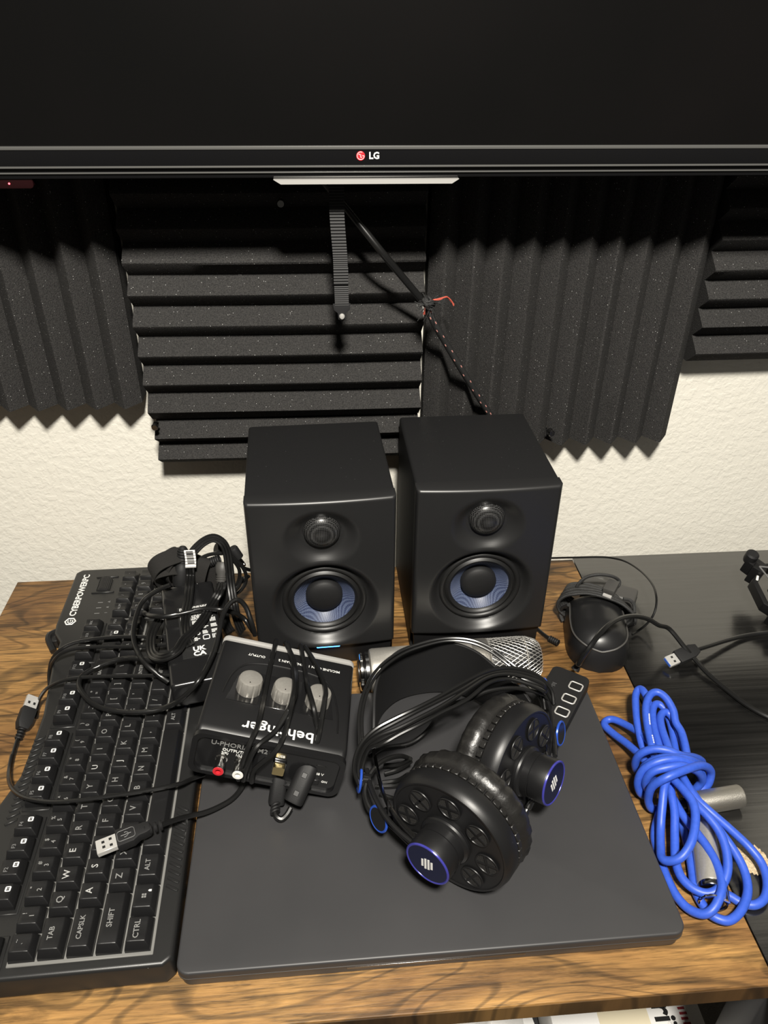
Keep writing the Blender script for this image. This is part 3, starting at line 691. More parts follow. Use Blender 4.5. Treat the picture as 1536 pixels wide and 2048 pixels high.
# logo, volume roller and indicator marks above the number pad
obj('brand_lettering', xf(textg('CYBERPOWERPC', .0098, .0001, 'CENTER', .00022), T(.4160, .0540, .0276)), 'white_print', kb)
hexo = [(.0056*math.cos(PI/6+k*PI/3), .0056*math.sin(PI/6+k*PI/3)) for k in range(6)]
obj('brand_mark', tr(join(tube([(x, y, 0) for x, y in hexo], .0009, 5, 1, True), tube(arc(.0026, .9, 5.6), .0006, 5, 1), tube([(0, 0, 0), (.0026, 0, 0)], .0006, 5, 1)), .3690, .0540, .0276), 'white_print', kb)
rl = obj('volume_roller', xf(lathe([(.0085, -.0125), (.0095, -.012), (.0095, .012), (.0085, .0125)], 30), T(.432, .0300, .0215) @ RY(PI/2)), 'black_matte', kb)
for k in range(9): obj('roller_ridge', box(.421, .443, .0300-.0070+k*.00175-.0003, .0300-.0070+k*.00175+.0003, .0290, .0218+math.sqrt(max(0, .0095**2-(-.0070+k*.00175)**2))), 'kb_body', rl)
obj('roller_frame', join(box(.4165, .4190, .017, .0420, .0270, .0286, .0004, 1), box(.4455, .4480, .017, .0420, .0270, .0286, .0004, 1)), 'kb_body', kb)
for k, s in enumerate('1AA'):
    obj('indicator_mark', xf(textg(s, .0042, .0001), T(.381+k*.0095, .0185, .0276)), 'grey_print', kb)
    obj('indicator_slit', box(.3805+k*.0095-.0004, .3805+k*.0095+.0004, .0255, .0310, .0273, .0277), 'grey_print', kb)

# ------------------------------------------------------------------ audio interface, leaning against the power adapter
um = thing('audio_interface', 'black audio interface box with three silver knobs, wrapped in its cable', 'audio interface', (-.0592,-.2934,.0394))
um.rotation_euler = (math.radians(-3.3), math.radians(13.8), math.radians(-6.2))
UW, UD, UH = .125, .118, .046
prof_ = [(UD/2, .004), (UD/2, UH-.004), (UD/2-.0035, UH), (-UD/2+.010, UH), (-UD/2+.003, UH-.004), (-UD/2+.0025, .004), (-UD/2+.006, 0), (UD/2-.005, 0)]
V = [(-UW/2, y, z) for y, z in prof_]+[(UW/2, y, z) for y, z in prof_]; n = len(prof_)
F = [tuple(range(n)), tuple(range(n, 2*n))[::-1]]+[(i, n+i, n+(i+1) % n, (i+1) % n) for i in range(n)]
obj('housing', bev((V, F), .0045, 4, 50), 'black_plastic', um)
# silver front panel edge (far side)
obj('front_panel', xf(prism(rrect(UW+.001, UH+.001, .006, 6), 0, .0055, .0012, 2), T(0, UD/2+.0042, UH/2) @ RX(PI/2)), 'silver', um)
# raised frame round the rear socket panel
fr_ = []
R0 = [(x, y) for x, y in rrect(UW+.002, UH-.0005, .009, 6)]; R1 = [(x, y) for x, y in rrect(UW-.007, UH-.008, .007, 6)]
nn = len(R0); V = [(x, y, 0) for x, y in R0]+[(x, y, 0) for x, y in R1]+[(x, y, .0048) for x, y in R0]+[(x, y, .0048) for x, y in R1]
F = []
for i in range(nn):
    j = (i+1) % nn; F += [(i, nn+i, nn+j, j), (2*nn+i, 2*nn+j, 3*nn+j, 3*nn+i), (i, j, 2*nn+j, 2*nn+i), (nn+i, 3*nn+i, 3*nn+j, nn+j)]
RM = T(0, -UD/2+.004, UH/2-.0005) @ RX(PI/2)
obj('rear_frame', xf((V, F), RM), 'black_plastic', um)
obj('rear_panel', xf(prism(rrect(UW-.006, UH-.007, .006, 6), 0, .0008), T(0, -UD/2+.0025, UH/2-.0005) @ RX(PI/2)), 'black_gloss', um)
# knob field: glossy sloped panel with a curved shoulder line
def umt(s, v): return ((s-.5)*UW, (.5-v)*UD)
fld = [umt(*q) for q in ((.13, .66), (.17, .40), (.22, .33), (.78, .33), (.84, .40), (.88, .66))]
obj('knob_field', prism(fld, UH-.001, UH+.0007, .0004, 1), 'black_gloss', um)
arcp = [umt(*q) for q in ((.10, .60), (.13, .40), (.20, .27), (.33, .22), (.5, .21), (.67, .22), (.80, .27), (.87, .40), (.91, .60), (.92, .78))]
obj('shoulder_line', tube([(x, y, UH+.0001) for x, y in arcp], .0009, 6, 6), 'black_plastic', um)
def knob_g():
    pr = [(.0108, 0), (.0112, .001), (.0106, .0115), (.0098, .0132), (.0080, .0138), (.0001, .0140)]
    n_ = 66; V, F = [], []
    for r_, z in pr:
        for i in range(n_):
            k = i % 6; rr = r_*(.93 if (k == 0 and .0005 < z < .0125) else 1); a = 2*PI*i/n_; V.append((rr*math.cos(a), rr*math.sin(a), z))
    for q in range(len(pr)-1):
        for i in range(n_): j = (i+1) % n_; F.append((q*n_+i, q*n_+j, (q+1)*n_+j, (q+1)*n_+i))
    F.append(tuple(range(n_))[::-1]); return V, F
KG = mesh('knob', knob_g(), 'satin_silver', 30)
KD = mesh('pointer_dot', lathe([(.0001, 0), (.0006, 0), (.0005, .0003), (.0001, .0003)], 10, False), 'black_gloss')
for s in (.27, .515, .755):
    x, y = umt(s, .52); k_ = link('knob', KG, um, (x, y, UH+.0005)); link('pointer_dot', KD, k_, (0, -.006, .0139))
UPD = RZ(PI)
def utop(name, s, sz, ps, pv, m_='white_print', bold=.00004):
    x, y = umt(ps, pv); obj(name, xf(textg(s, sz, .0001, 'CENTER', bold), T(x, y, UH+.0001) @ UPD), m_, um)
utop('brand_lettering', 'behringer', .0155, .525, .865, bold=.0002)
utop('knob_label', 'OUTPUT', .0040, .27, .135); utop('knob_label', 'INST GAIN 2', .0040, .52, .135); utop('knob_label', 'MIC/LINE GAIN 1', .0040, .775, .135)
def urear(name, s, sz, x, z, m_='white_print', bold=.00004): obj(name, xf(textg(s, sz, .0001, 'CENTER', bold), T(x, -UD/2+.0017-.0002, z) @ FACE_MY), m_, um)
urear('model_lettering', 'U-PHORIA UM2', .0068, -.025, .0352, 'grey_print'); urear('socket_label', 'OUTPUTS', .0042, -.0290, .0293); urear('socket_label', '2(R)      1(L)', .0034, -.0300, .0255)
urear('socket_label', 'USB', .0036, .010, .0335); urear('socket_label', '48 V', .0036, .0445, .0215); urear('socket_label', 'ON', .0032, .0500, .0135)
for x, m_ in ((-.0375, 'red_plastic'), (-.0215, 'white_plastic')):
    jk = obj('phono_socket', xf(lathe([(.0052, 0), (.0052, .0015), (.0042, .002), (.0042, .0125), (.0047, .013), (.0047, .0145), (.0036, .0146), (.0030, .008), (.0001, .008)], 24, False), T(x, -UD/2+.002, .0190) @ RX(PI/2)), 'chrome', um)
    obj('socket_insert', xf(lathe([(.0044, .0141), (.0044, .0150), (.0024, .0151), (.0024, .011), (.0001, .011)], 20, False), T(x, -UD/2+.002, .0190) @ RX(PI/2)), m_, jk)
obj('lock_slot', xf(prism(rrect(.0085, .0034, .0015), 0, .0006), T(.0440, -UD/2+.0018, .0300) @ RX(PI/2)), 'rubber', um)
obj('power_switch', box(.0400, .0455, -UD/2-.0005, -UD/2+.002, .0110, .0160, .0004, 1), 'black_plastic', um)
obj('usb_socket', xf(prism(rrect(.0115, .0110, .0015), 0, .003, .0004), T(.010, -UD/2+.002, .0235) @ RX(PI/2)), 'dark_chrome', um)
# its cable: plug at the back, ferrite, several turns round the box, plug on the keyboard
uc = thing('usb_cable', 'black cable wrapped around the audio interface, silver plug resting on the keyboard', 'cable', (-.0592,-.2934,.0394))
uc.rotation_euler = um.rotation_euler
UMI = (Matrix.Translation(um.location) @ um.rotation_euler.to_matrix().to_4x4()).inverted()
def ul(L_): return [UMI @ Vector(q) for q in L_]
YF, YR = UD/2+.0085, -UD/2-.0055; ZT, ZU = UH+.0026, -.0032
def over(pts): return [(x, y, z) for x, y, z in pts]
turns = []
st = [[(-.0146,.0634,.0486),(-.0149,.0354,.0486),(-.0144,-.0071,.0486),(-.0145,-.0425,.0486)], [(-.0046,.0637,.0486),(.0059,.0417,.0486),(.0097,.0014,.0610),(.0095,-.0212,.0610),(.0011,-.0443,.0486)], [(-.0028,.0626,.0495),(.0039,.0401,.0495),(.0083,-.0033,.0650),(.0089,-.0254,.0650),(.0092,-.0331,.0530),(.0081,-.0482,.0486)], [(.0098,.0635,.0486),(.0181,.0275,.0486),(.0211,-.0008,.0600),(.0275,-.0234,.0620),(.0346,-.0326,.0486)], [(.0143,.0630,.0486),(.0273,.0372,.0520),(.0356,.0012,.0620),(.0363,-.0147,.0620),(.0368,-.0278,.0520),(.0364,-.0439,.0486)]]
rear_x = [(-.018, -.020), (-.012, -.016), (.004, -.009), None, None]
path = []
for k in range(5):
    a = [Vector(q) for q in st[k]]
    xb = a[0].x; front = [Vector((xb, YF, UH*.35)), Vector((xb, YF, UH-.004)), Vector((xb, YF-.0035, ZT))]
    pts = front+a[1:] if k else front+a[1:]
    if rear_x[k]:
        x1, x2 = rear_x[k]; pts = pts+[Vector((x1, YR+.003, UH-.003)), Vector((x2, YR-.001, .022)), Vector((x2, YR+.002, .004)), Vector((x2, YR+.014, ZU+.001))]
    path.append(tube(pts, .0023, 8, 7))
    path.append(tube([front[0], Vector((xb, YF-.001, .004)), Vector((xb+.002, YF-.014, ZU)), Vector((xb*.5, 0, ZU)), Vector(((rear_x[k] or (0, .004))[1], YR+.014, ZU+.001))], .0023, 8, 5))
obj('wrapped_cord', join(*path), 'cable_black', uc)
# plug in the rear socket, strain relief, hair-pin to the ferrite
PX = .010
obj('socket_plug', join(xf(prism(rrect(.0095, .0090, .001), 0, .004), T(PX, YR+.004, .0235) @ RX(PI/2))), 'brass', uc)
pd = ul([(-.0497,-.3449,.0460),(-.0524,-.3543,.0330),(-.0534,-.3583,.0290)])
obj('plug_body', xf(prism(rrect(.0135, .0120, .004, 4), 0, .026, .0015, 2), align(pd[1]-pd[0], pd[0])), 'black_matte', uc)
rp = ul([(-.0531,-.3559,.0300),(-.0540,-.3640,.0290),(-.0542,-.3703,.0290),(-.0525,-.3747,.0280),(-.0488,-.3761,.0270),(-.0446,-.3728,.0280),(-.0414,-.3682,.0300)])
obj('strain_relief', join(*[xf(torus(.0034, .0011, 16, 6), align(rp[min(i+1, 3)]-rp[min(i, 2)], spline(rp[:4], 4)[i*2])) for i in range(5)]), 'black_matte', uc)
obj('hairpin', tube(rp, .0024, 8, 6), 'cable_black', uc)
fa, fb = ul([(-.0240,-.3478,.0580),(-.0393,-.3693,.0380)])
fx = (fb-fa).normalized(); FM = align(fx, fa)
ft = obj('ferrite', xf(prism(rrect(.0165, .0150, .0060, 5), 0, (fb-fa).length, .002, 2), FM), 'black_matte', uc)
fl = (fb-fa).length
fup = (FM.to_3x3().inverted() @ (UMI.to_3x3() @ Vector((0, -.6, .8)))); fa_ = math.atan2(fup.y, fup.x)
for q in (.28, .74): obj('ferrite_slot', xf(box(.0066, .0082, -.0022, .0022, fl*q-.0022, fl*q+.0022, .0003, 1), FM @ RZ(fa_)), 'rubber', ft)
for k in (3, 4):
    e = Vector(st[k][-1]); obj('ferrite_lead', tube([Vector(st[k][-2]), e, (e+fa)/2+Vector((0, -.002, .001)), fa+fx*.004+Vector(((k-3.5)*.003, 0, 0))], .0023, 8, 6), 'cable_black', uc)
tail = ul([(-.0813,-.3353,.0300),(-.0846,-.3419,.0250),(-.0915,-.3515,.0245),(-.1015,-.3596,.0260),(-.1122,-.3667,.0290),(-.1224,-.3727,.0340),(-.1291,-.3790,.0400)]+[(-.1357,-.3861,.0460),(-.1408,-.3916,.0500)])
obj('tail_cord', tube(tail, .0022, 8, 6), 'cable_black', uc)
a, b2 = ul([(-.1407,-.3920,.0505),(-.1492,-.3951,.0505)]); ax = (b2-a).normalized()
obj('tail_relief', join(*[xf(torus(.0030, .0013, 16, 6), align(ax, a+ax*(.004*i))) for i in range(4)]), 'black_matte', uc)
pa, pb_ = ul([(-.1482,-.3937,.0505),(-.1723,-.4030,.0495)]); ax = (pb_-pa).normalized(); upl = (UMI.to_3x3() @ Vector((0, 0, 1))); upl = (upl-ax*upl.dot(ax)).normalized(); sd = upl.cross(ax)
PM = Matrix(((sd.x, upl.x, ax.x, pa.x), (sd.y, upl.y, ax.y, pa.y), (sd.z, upl.z, ax.z, pa.z), (0, 0, 0, 1)))
pl_ = (pb_-pa).length
shape = [(-.0042, 0), (.0042, 0), (.0052, .004), (.0052, .009), (.0078, .0135), (.0078, pl_), (-.0078, pl_), (-.0078, .0135), (-.0052, .009), (-.0052, .004)]
obj('tail_plug', xf(bev(xf(prism(shape, -.0040, .0040), RX(PI/2)), .0012, 2), PM), 'black_matte', uc)
emb = [tube([(x, .0042, z) for x, z in rrect(.009, .013, .002, 3, 0, pl_*.70)], .00025, 4, 1, True), tube([(0, .0042, pl_*.55), (0, .0042, pl_*.85)], .0003, 4, 2), tube([(-.002, .0042, pl_*.74), (-.002, .0042, pl_*.68), (0, .0042, pl_*.62), (.002, .0042, pl_*.70), (.002, .0042, pl_*.76)], .0003, 4, 2)]
obj('embossed_symbol', xf(join(*emb), PM), 'dim_print', uc)
sh = obj('tail_contact', xf(bev(box(-.0061, .0061, -.0023, .0023, pl_-.001, pl_+.0150), .0004, 1), PM), 'silver', uc, label='bright metal plug shell')
for x, z in ((-.0028, .004), (.0028, .004), (-.0022, .0095), (.0022, .0095)): obj('contact_hole', xf(box(x-.0011, x+.0011, .0021, .00245, pl_+z-.0011, pl_+z+.0011), PM), 'rubber', sh)

# ------------------------------------------------------------------ small builders for cables
def bundle_tubes(paths, r, n=8, sub=6): return join(*[tube(q, r, n, sub) for q in paths])
def ribbon(path, r=.0017, ref=(0, 0, 1), k=3):
    P = spline(path, 6); gs = []; m_ = len(P)
    offs = [(i-(k-1)/2)*r*1.75 for i in range(k)]; lines = [[] for _ in offs]; last = None
    for i in range(m_):
        t = (P[min(i+1, m_-1)]-P[max(i-1, 0)]).normalized(); b_ = t.cross(Vector(ref))
        if b_.length < .15: b_ = last if last else t.orthogonal()
        b_.normalize()
        if last and b_.dot(last) < 0: b_ = -b_
        if last: b_ = (b_*.35+last*.65); b_ = (b_-t*b_.dot(t)).normalized()
        last = b_
        for l_, o_ in zip(lines, offs): l_.append(P[i]+b_*o_)
    return join(*[tube(l_, r, 7, 1) for l_ in lines])
def usb_plug(parent, a, b_, up, w=.012, th=.0045, metal=.0135, inner=None, relief=True, pre=''):
    """moulded plug from a (cable end) to b, metal shell beyond b; coordinates relative to parent"""
    a, b_ = Vector(a), Vector(b_); ax = (b_-a).normalized(); upv = Vector(up); upv = (upv-ax*upv.dot(ax)).normalized(); sd = upv.cross(ax); L_ = (b_-a).length
    PM = Matrix(((sd.x, upv.x, ax.x, a.x), (sd.y, upv.y, ax.y, a.y), (sd.z, upv.z, ax.z, a.z), (0, 0, 0, 1)))
    obj(pre+'plug_body', xf(bev(xf(prism([(-w*.33, 0), (w*.33, 0), (w*.5, L_*.3), (w*.5, L_), (-w*.5, L_), (-w*.5, L_*.3)], -th, th), RX(PI/2)), .001, 2), PM), 'black_matte', parent)
    s_ = obj(pre+'plug_shell', xf(bev(box(-.0060, .0060, -.0023, .0023, L_-.001, L_+metal), .0004, 1), PM), 'silver', parent, label='bright metal plug shell')
    if inner: obj('plug_tongue', xf(box(-.0050, .0050, -.0014, .0016, L_+metal-.002, L_+metal+.0004), PM), inner, s_, label='blue plastic tongue inside the plug')
    for x in (-.0026, .0026): obj('contact_hole', xf(box(x-.0011, x+.0011, .0021, .00245, L_+.004, L_+.0065), PM), 'rubber', s_)
    if relief: obj(pre+'strain_relief', join(*[xf(torus(.0026, .0011, 14, 6), align(ax, a-ax*(.0030*i))) for i in range(4)]), 'black_matte', parent)

# ------------------------------------------------------------------ condenser microphone lying behind the laptop
MB0, MB1 = Vector((.0235, -.2085, .0250)), Vector((.2110, -.2015, .0250))
mc = thing('condenser_microphone', 'silver condenser microphone with wire mesh head lying behind the headphones', 'microphone', (MB0.x, MB0.y, .0))
MM = align(MB1-MB0, (0, 0, .0250), 0.); ML = (MB1-MB0).length
obj('body', xf(lathe([(.0175, .010), (.0215, .0115), (.0224, .014), (.0235, .115), (.0240, .1155)], 48, True), MM), 'satin_silver', mc)
obj('collar', xf(lathe([(.0243, .115), (.0246, .116), (.0246, .131), (.0240, .132)], 48, True), MM), 'knurl_silver', mc)
obj('base_ring', xf(lathe([(.0150, .006), (.0205, .0065), (.0205, .0098), (.0150, .0102)], 40), MM), 'dark_chrome', mc)
obj('base_flange', xf(lathe([(.0120, 0), (.0185, .0004), (.0195, .0012), (.0195, .0036), (.0180, .0045), (.0120, .005)], 40), MM), 'chrome', mc)
obj('base_socket', xf(lathe([(.0100, -.0012), (.0110, -.001), (.0110, .006), (.0100, .006)], 30), MM), 'black_plastic', mc)
hp = [(.0236, .132), (.0236, .168), (.0228, .176), (.0190, .1855), (.0135, .1888), (.0001, .1895)]
obj('head_core', xf(lathe([(r_*.93, z-.0012) for r_, z in hp], 40, False), MM), 'rubber', mc)
def head_r(z):
    for (r0, z0), (r1, z1) in zip(hp, hp[1:]):
        if z0 <= z <= z1: return r0+(r1-r0)*(z-z0)/(z1-z0)
    return .0001
wires = []; NW = 34
for s in (-1, 1):
    for k in range(NW):
        pts = []
        for i in range(19):
            z = .1325+.0545*i/18; a = 2*PI*k/NW+s*i*.075; r_ = head_r(z)+(.0003 if (i+k) % 2 else -.0001); pts.append(MM @ Vector((r_*math.cos(a), r_*math.sin(a), z)))
        wires.append(tube(pts, .00042, 4, 1))
obj('head_mesh', join(*wires), 'wire_silver', mc, label='woven wire mesh of the microphone head')['kind'] = 'stuff'
obj('head_band', xf(join(tr(torus(.0238, .0007, 40, 6), 0, 0, .1328), tr(torus(.0234, .0007, 40, 6), 0, 0, .1700)), MM), 'satin_silver', mc)

# ------------------------------------------------------------------ headphones
HO = Vector((.10, -.36, .0202))
hd = thing('headphones', 'black over-ear headphones with blue-ringed hubs lying on the laptop', 'headphones', HO)
def H(L_): return [Vector(q)-HO for q in L_]
def vent_g():
    return join(torus(.0090, .0006, 28, 6), xf(box(-.0088, .0088, -.0009, .0009, -.0004, .0005), RZ(.3)), xf(box(-.0009, .0009, -.0088, .0088, -.0004, .0005), RZ(.3)))
VG = mesh('vent', vent_g(), 'black_plastic'); VD = mesh('vent_mesh', lathe([(.0001, 0), (.0090, 0), (.0090, .0002), (.0001, .0002)], 28, False), 'velcro')
def pad_g():
    V, F = [], []; n, k = 120, 16
    for i in range(n):
        a = 2*PI*i/n
        pl = .0011*math.sin(a*30+.6*math.sin(a*5))+.0006*math.sin(a*47+1)
        for j in range(k):
            b_ = 2*PI*j/k; cr_ = .0128; cz = .0115
            inner = min(1, max(0, .45-math.sin(b_)))                 # pleats gather on the side facing the ear
            r_ = .0400+cr_*math.cos(b_)+pl*inner*1.2; z = -.0300+cz*math.sin(b_)+pl*inner*.8; V.append((r_*math.cos(a), r_*math.sin(a), z))
    for i in range(n):
        for j in range(k): F.append((i*k+j, ((i+1) % n)*k+j, ((i+1) % n)*k+(j+1) % k, i*k+(j+1) % k))
    return V, F
PAD = mesh('ear_pad', pad_g(), 'leather', 80); PADB = mesh('ear_pad_lining', lathe([(.0001, -.034), (.034, -.034), (.034, -.030), (.0001, -.030)], 32, False), 'velcro')
TAB = mesh('clip_tab', join(*[xf(box(.0480, .0519, -.0030, .0030, -.0202, -.0158, .0005, 1), RZ(2*PI*k/44)) for k in range(44)]), 'leather')
SHELL = mesh('ear_cup', lathe([(.0380, -.0215), (.0490, -.0205), (.0490, -.0155), (.0516, -.0150), (.0520, -.0135), (.0520, -.0070), (.0508, -.0028), (.0490, -.0004), (.0478, -.0002), (.0470, -.0010), (.0260, .0000), (.0001, .0004)], 72, False), 'black_plastic', 28)
HUB = mesh('hub', lathe([(.0205, .0), (.0208, .0020), (.0202, .0035), (.0182, .0050), (.0182, .0110), (.0175, .0113), (.0175, .0120), (.0183, .0123), (.0185, .0245), (.0180, .0255), (.0001, .0256)], 56, False), 'black_plastic', 28)
RING = mesh('hub_ring', tr(torus(.0174, .0010, 56, 8), 0, 0, .0257), 'purple_ring')
CAP = mesh('hub_cap', lathe([(.0001, .0258), (.0165, .0258), (.0165, .0262), (.0001, .0262)], 48, False), 'navy_gloss')
def emblem():
    gs = []
    for k, (x, l0, l1) in enumerate(((-.0042, -.0030, .0042), (-.0014, -.0050, .0052), (.0014, -.0052, .0050), (.0042, -.0042, .0030))):
        gs.append(prism([(x-.0009+l0*.35, l0), (x+.0009+l0*.35, l0), (x+.0009+l1*.35, l1), (x-.0009+l1*.35, l1)], 0, .0002))
    return join(*gs)
EMB = mesh('emblem', tr(emblem(), 0, 0, .0262), 'white_print')
def cup(c, ax, roll, emb):
    o = bpy.data.objects.new('ear_cup', SHELL); COL.objects.link(o); o.parent = hd
    o.matrix_local = Matrix.Translation(Vector(c)-HO) @ Vector(ax).normalized().to_track_quat('Z', 'Y').to_matrix().to_4x4() @ RZ(roll)
    for nm, me in (('ear_pad', PAD), ('pad_lining', PADB), ('clip_tabs', TAB), ('hub', HUB), ('hub_cap', CAP)): link(nm, me, o)
    link('hub_ring', RING, o)['label'] = 'violet-blue ring round the hub cap'
    link('emblem', EMB, o, (0, 0, 0), (0, 0, emb))
    for k in range(8):
        a = 2*PI*k/8
        link('vent', VG, o, (.0345*math.cos(a), .0345*math.sin(a), .0008), (0, 0, a)); link('vent_mesh', VD, o, (.0345*math.cos(a), .0345*math.sin(a), .0004))
    return o
C1, A1 = Vector((.0775, -.4345, .0728)), Vector((-.655, -.756, .007)); C2, A2 = Vector((.1490, -.3790, .0735)), Vector((.715, -.655, .17))
cup(C1, A1, .0, .4); cup(C2, A2, .3, .3)
# suspended head strap: a wide band standing on edge, and the two wires above it
top = H([(.0300,-.3340,.0660),(.0314,-.3173,.0760),(.0334,-.2961,.0820),(.0374,-.2791,.0850),(.0450,-.2631,.0870),(.0586,-.2486,.0880),(.0766,-.2404,.0880),(.0973,-.2383,.0880),(.1157,-.2424,.0880),(.1313,-.2526,.0870),(.1429,-.2663,.0850),(.1546,-.2792,.0800),(.1670,-.2887,.0730),(.1745,-.2987,.0660)])
def band(top, h, th):
    P = spline(top, 5); m_ = len(P); V, F = [], []
    for i, q in enumerate(P):
        t = P[min(i+1, m_-1)]-P[max(i-1, 0)]; nrm = Vector((t.y, -t.x, 0)).normalized(); zb = max(.0012, q.z-h*(.55+.45*math.sin(PI*i/(m_-1))))
        for dz, s in ((q.z, 1), (q.z, -1), (zb, -1), (zb, 1)): V.append((q.x+nrm.x*th*s, q.y+nrm.y*th*s, dz))
    for i in range(m_-1):
        for k in range(4): F.append((i*4+k, i*4+(k+1) % 4, (i+1)*4+(k+1) % 4, (i+1)*4+k))
    F += [(3, 2, 1, 0), tuple((m_-1)*4+k for k in range(4))]; return V, F
obj('head_strap', bev(band(top, .066, .0013), .0005, 1, 50), 'black_matte', hd)
w1 = H([(.0176,-.3604,.0520),(.0167,-.3490,.0620),(.0176,-.3384,.0700),(.0187,-.3173,.0810),(.0249,-.2964,.0890),(.0380,-.2759,.0940),(.0591,-.2580,.0960),(.0831,-.2485,.0970),(.1055,-.2443,.0970),(.1270,-.2470,.0960),(.1443,-.2562,.0930),(.1604,-.2707,.0870),(.1744,-.2806,.0790),(.1894,-.2874,.0680),(.1904,-.3022,.0600)])
w2 = H([(.0208,-.3590,.0500),(.0201,-.3476,.0600),(.0205,-.3368,.0680),(.0213,-.3156,.0790),(.0272,-.2970,.0870),(.0403,-.2769,.0920),(.0612,-.2595,.0940),(.0845,-.2502,.0950),(.1054,-.2457,.0950),(.1253,-.2483,.0940),(.1421,-.2570,.0910),(.1582,-.2711,.0850),(.1714,-.2809,.0770),(.1864,-.2877,.0660),(.1876,-.3021,.0580)])
for w_ in (w1, w2): obj('head_wire', tube(w_, .0014, 8, 6), 'cable_black', hd)
# yokes, sliders and blue-capped knobs
obj('yoke_strip', tube(H([(.0542,-.4309,.0700),(.0445,-.4154,.0680),(.0382,-.4003,.0660),(.0337,-.3830,.0640),(.0315,-.3643,.0630),(.0301,-.3482,.0640)]), .001, 6, 6, flat=(.0030, .0006, (-.7, -.3, .3))), 'dark_chrome', hd)
obj('yoke_rod', tube(H([(.0529,-.4322,.0660),(.0430,-.4196,.0640),(.0352,-.4061,.0620),(.0287,-.3890,.0600),(.0245,-.3713,.0580),(.0227,-.3563,.0580)]), .0021, 8, 6), 'black_plastic', hd)
obj('yoke_strip', tube(H([(.1733,-.3593,.0680),(.1757,-.3512,.0670),(.1780,-.3377,.0680),(.1798,-.3256,.0690),(.1810,-.3131,.0700),(.1807,-.3038,.0720),(.1781,-.2980,.0750),(.1660,-.2871,.0820)]), .001, 6, 6, flat=(.0030, .0006, (.7, -.3, .3))), 'dark_chrome', hd)
obj('yoke_rod', tube(H([(.1801,-.3606,.0660),(.1836,-.3474,.0640),(.1867,-.3330,.0620),(.1898,-.3166,.0620),(.1913,-.3028,.0620),(.1905,-.2904,.0640)]), .0021, 8, 6), 'black_plastic', hd)
def knob(p_, ax, r_, ln):
    p_ = Vector(p_)-HO; m_ = align(ax, p_)
    k = obj('slider_knob', xf(lathe([(r_*.55, -ln), (r_*.55, -.0012), (r_*.95, -.001), (r_, 0), (r_*.9, .0012), (.0001, .0012)], 32, False), m_), 'black_gloss', hd)
    obj('knob_ring', xf(torus(r_*.96, .0011, 36, 8), m_ @ T(0, 0, .0004)), 'blue_ring', k, label='bright blue ring')
knob((.0300,-.3982,.0500), (-.78, -.50, .20), .0105, .010)
knob((.0170,-.3643,.0560), (-.96, .05, .15), .0105, .008)
knob((.1945,-.3283,.0560), (.80, -.50, .28), .0105, .010)
knob((.1921,-.2855,.0660), (.98, .08, .15), .0105, .008)
for q in ((.1863,-.3282,.0570), (.0404,-.3982,.0620)):
    q = Vector(q)-HO; obj('slider_block', tr(box(-.004, .004, -.003, .003, -.006, .006, .001, 2), *q), 'black_plastic', hd)
obj('cup_jack', xf(lathe([(.0032, 0), (.0032, .006), (.0026, .0065), (.0026, .009), (.0030, .0095), (.0030, .013), (.0020, .0135)], 18), align((-.45, -.5, -.6), Vector((.1555,-.3869,.0450))-HO)), 'dark_chrome', hd)
# its lead, coiled along the strap
lead = []
lead.append(tube(H([(.1945,-.3037,.0660),(.1929,-.2947,.0760),(.1817,-.2880,.0860),(.1688,-.2853,.0920),(.1502,-.2856,.0960),(.1302,-.2937,.1000),(.1064,-.3095,.1030),(.0842,-.3243,.1040),(.0639,-.3356,.1040),(.0469,-.3419,.1010),(.0311,-.3472,.0960),(.0202,-.3524,.0880),(.0139,-.3582,.0780),(.0122,-.3653,.0680),(.0156,-.3719,.0600)]), .0018, 8, 6))
lead.append(tube(H([(.1960,-.3010,.0630),(.1923,-.2940,.0730),(.1835,-.2897,.0830),(.1701,-.2867,.0890),(.1513,-.2867,.0930),(.1312,-.2942,.0970),(.1078,-.3115,.1000),(.0854,-.3251,.1010),(.0650,-.3362,.1010),(.0473,-.3436,.0980),(.0321,-.3484,.0930),(.0215,-.3511,.0850),(.0160,-.3563,.0750),(.0136,-.3630,.0650),(.0164,-.3700,.0570)]), .0018, 8, 6))
lead.append(tube(H([(.1954,-.3021,.0636),(.1894,-.2952,.0736),(.1837,-.2950,.0836),(.1694,-.2920,.0896),(.1513,-.2907,.0936),(.1312,-.2982,.0976),(.1078,-.3167,.1006),(.0860,-.3324,.1016),(.0659,-.3438,.1016),(.0488,-.3506,.0986),(.0329,-.3530,.0936),(.0232,-.3541,.0856),(.0174,-.3583,.0756),(.0153,-.3646,.0656),(.0170,-.3705,.0576)]), .0018, 8, 6))
lead.append(tube(H([(.1969,-.2988,.0606),(.1886,-.2938,.0706),(.1844,-.2962,.0806),(.1705,-.2932,.0866),(.1521,-.2854,.0906),(.1318,-.2930,.0946),(.1091,-.3131,.0976),(.0870,-.3309,.0986),(.0660,-.3423,.0986),(.0496,-.3490,.0956),(.0337,-.3542,.0906),(.0239,-.3535,.0826),(.0191,-.3559,.0726),(.0170,-.3623,.0626),(.0183,-.3687,.0546)]), .0018, 8, 6))
lead.append(tube(H([(.1963,-.2995,.0612),(.1860,-.2948,.0712),(.1840,-.3028,.0812),(.1711,-.2991,.0872),(.1517,-.2946,.0912),(.1323,-.3024,.0952),(.1093,-.3237,.0982),(.0875,-.3361,.0992),(.0674,-.3477,.0992),(.0505,-.3541,.0962),(.0354,-.3591,.0912),(.0258,-.3556,.0832),(.0214,-.3567,.0732),(.0182,-.3637,.0632),(.0190,-.3699,.0552)]), .0018, 8, 6))
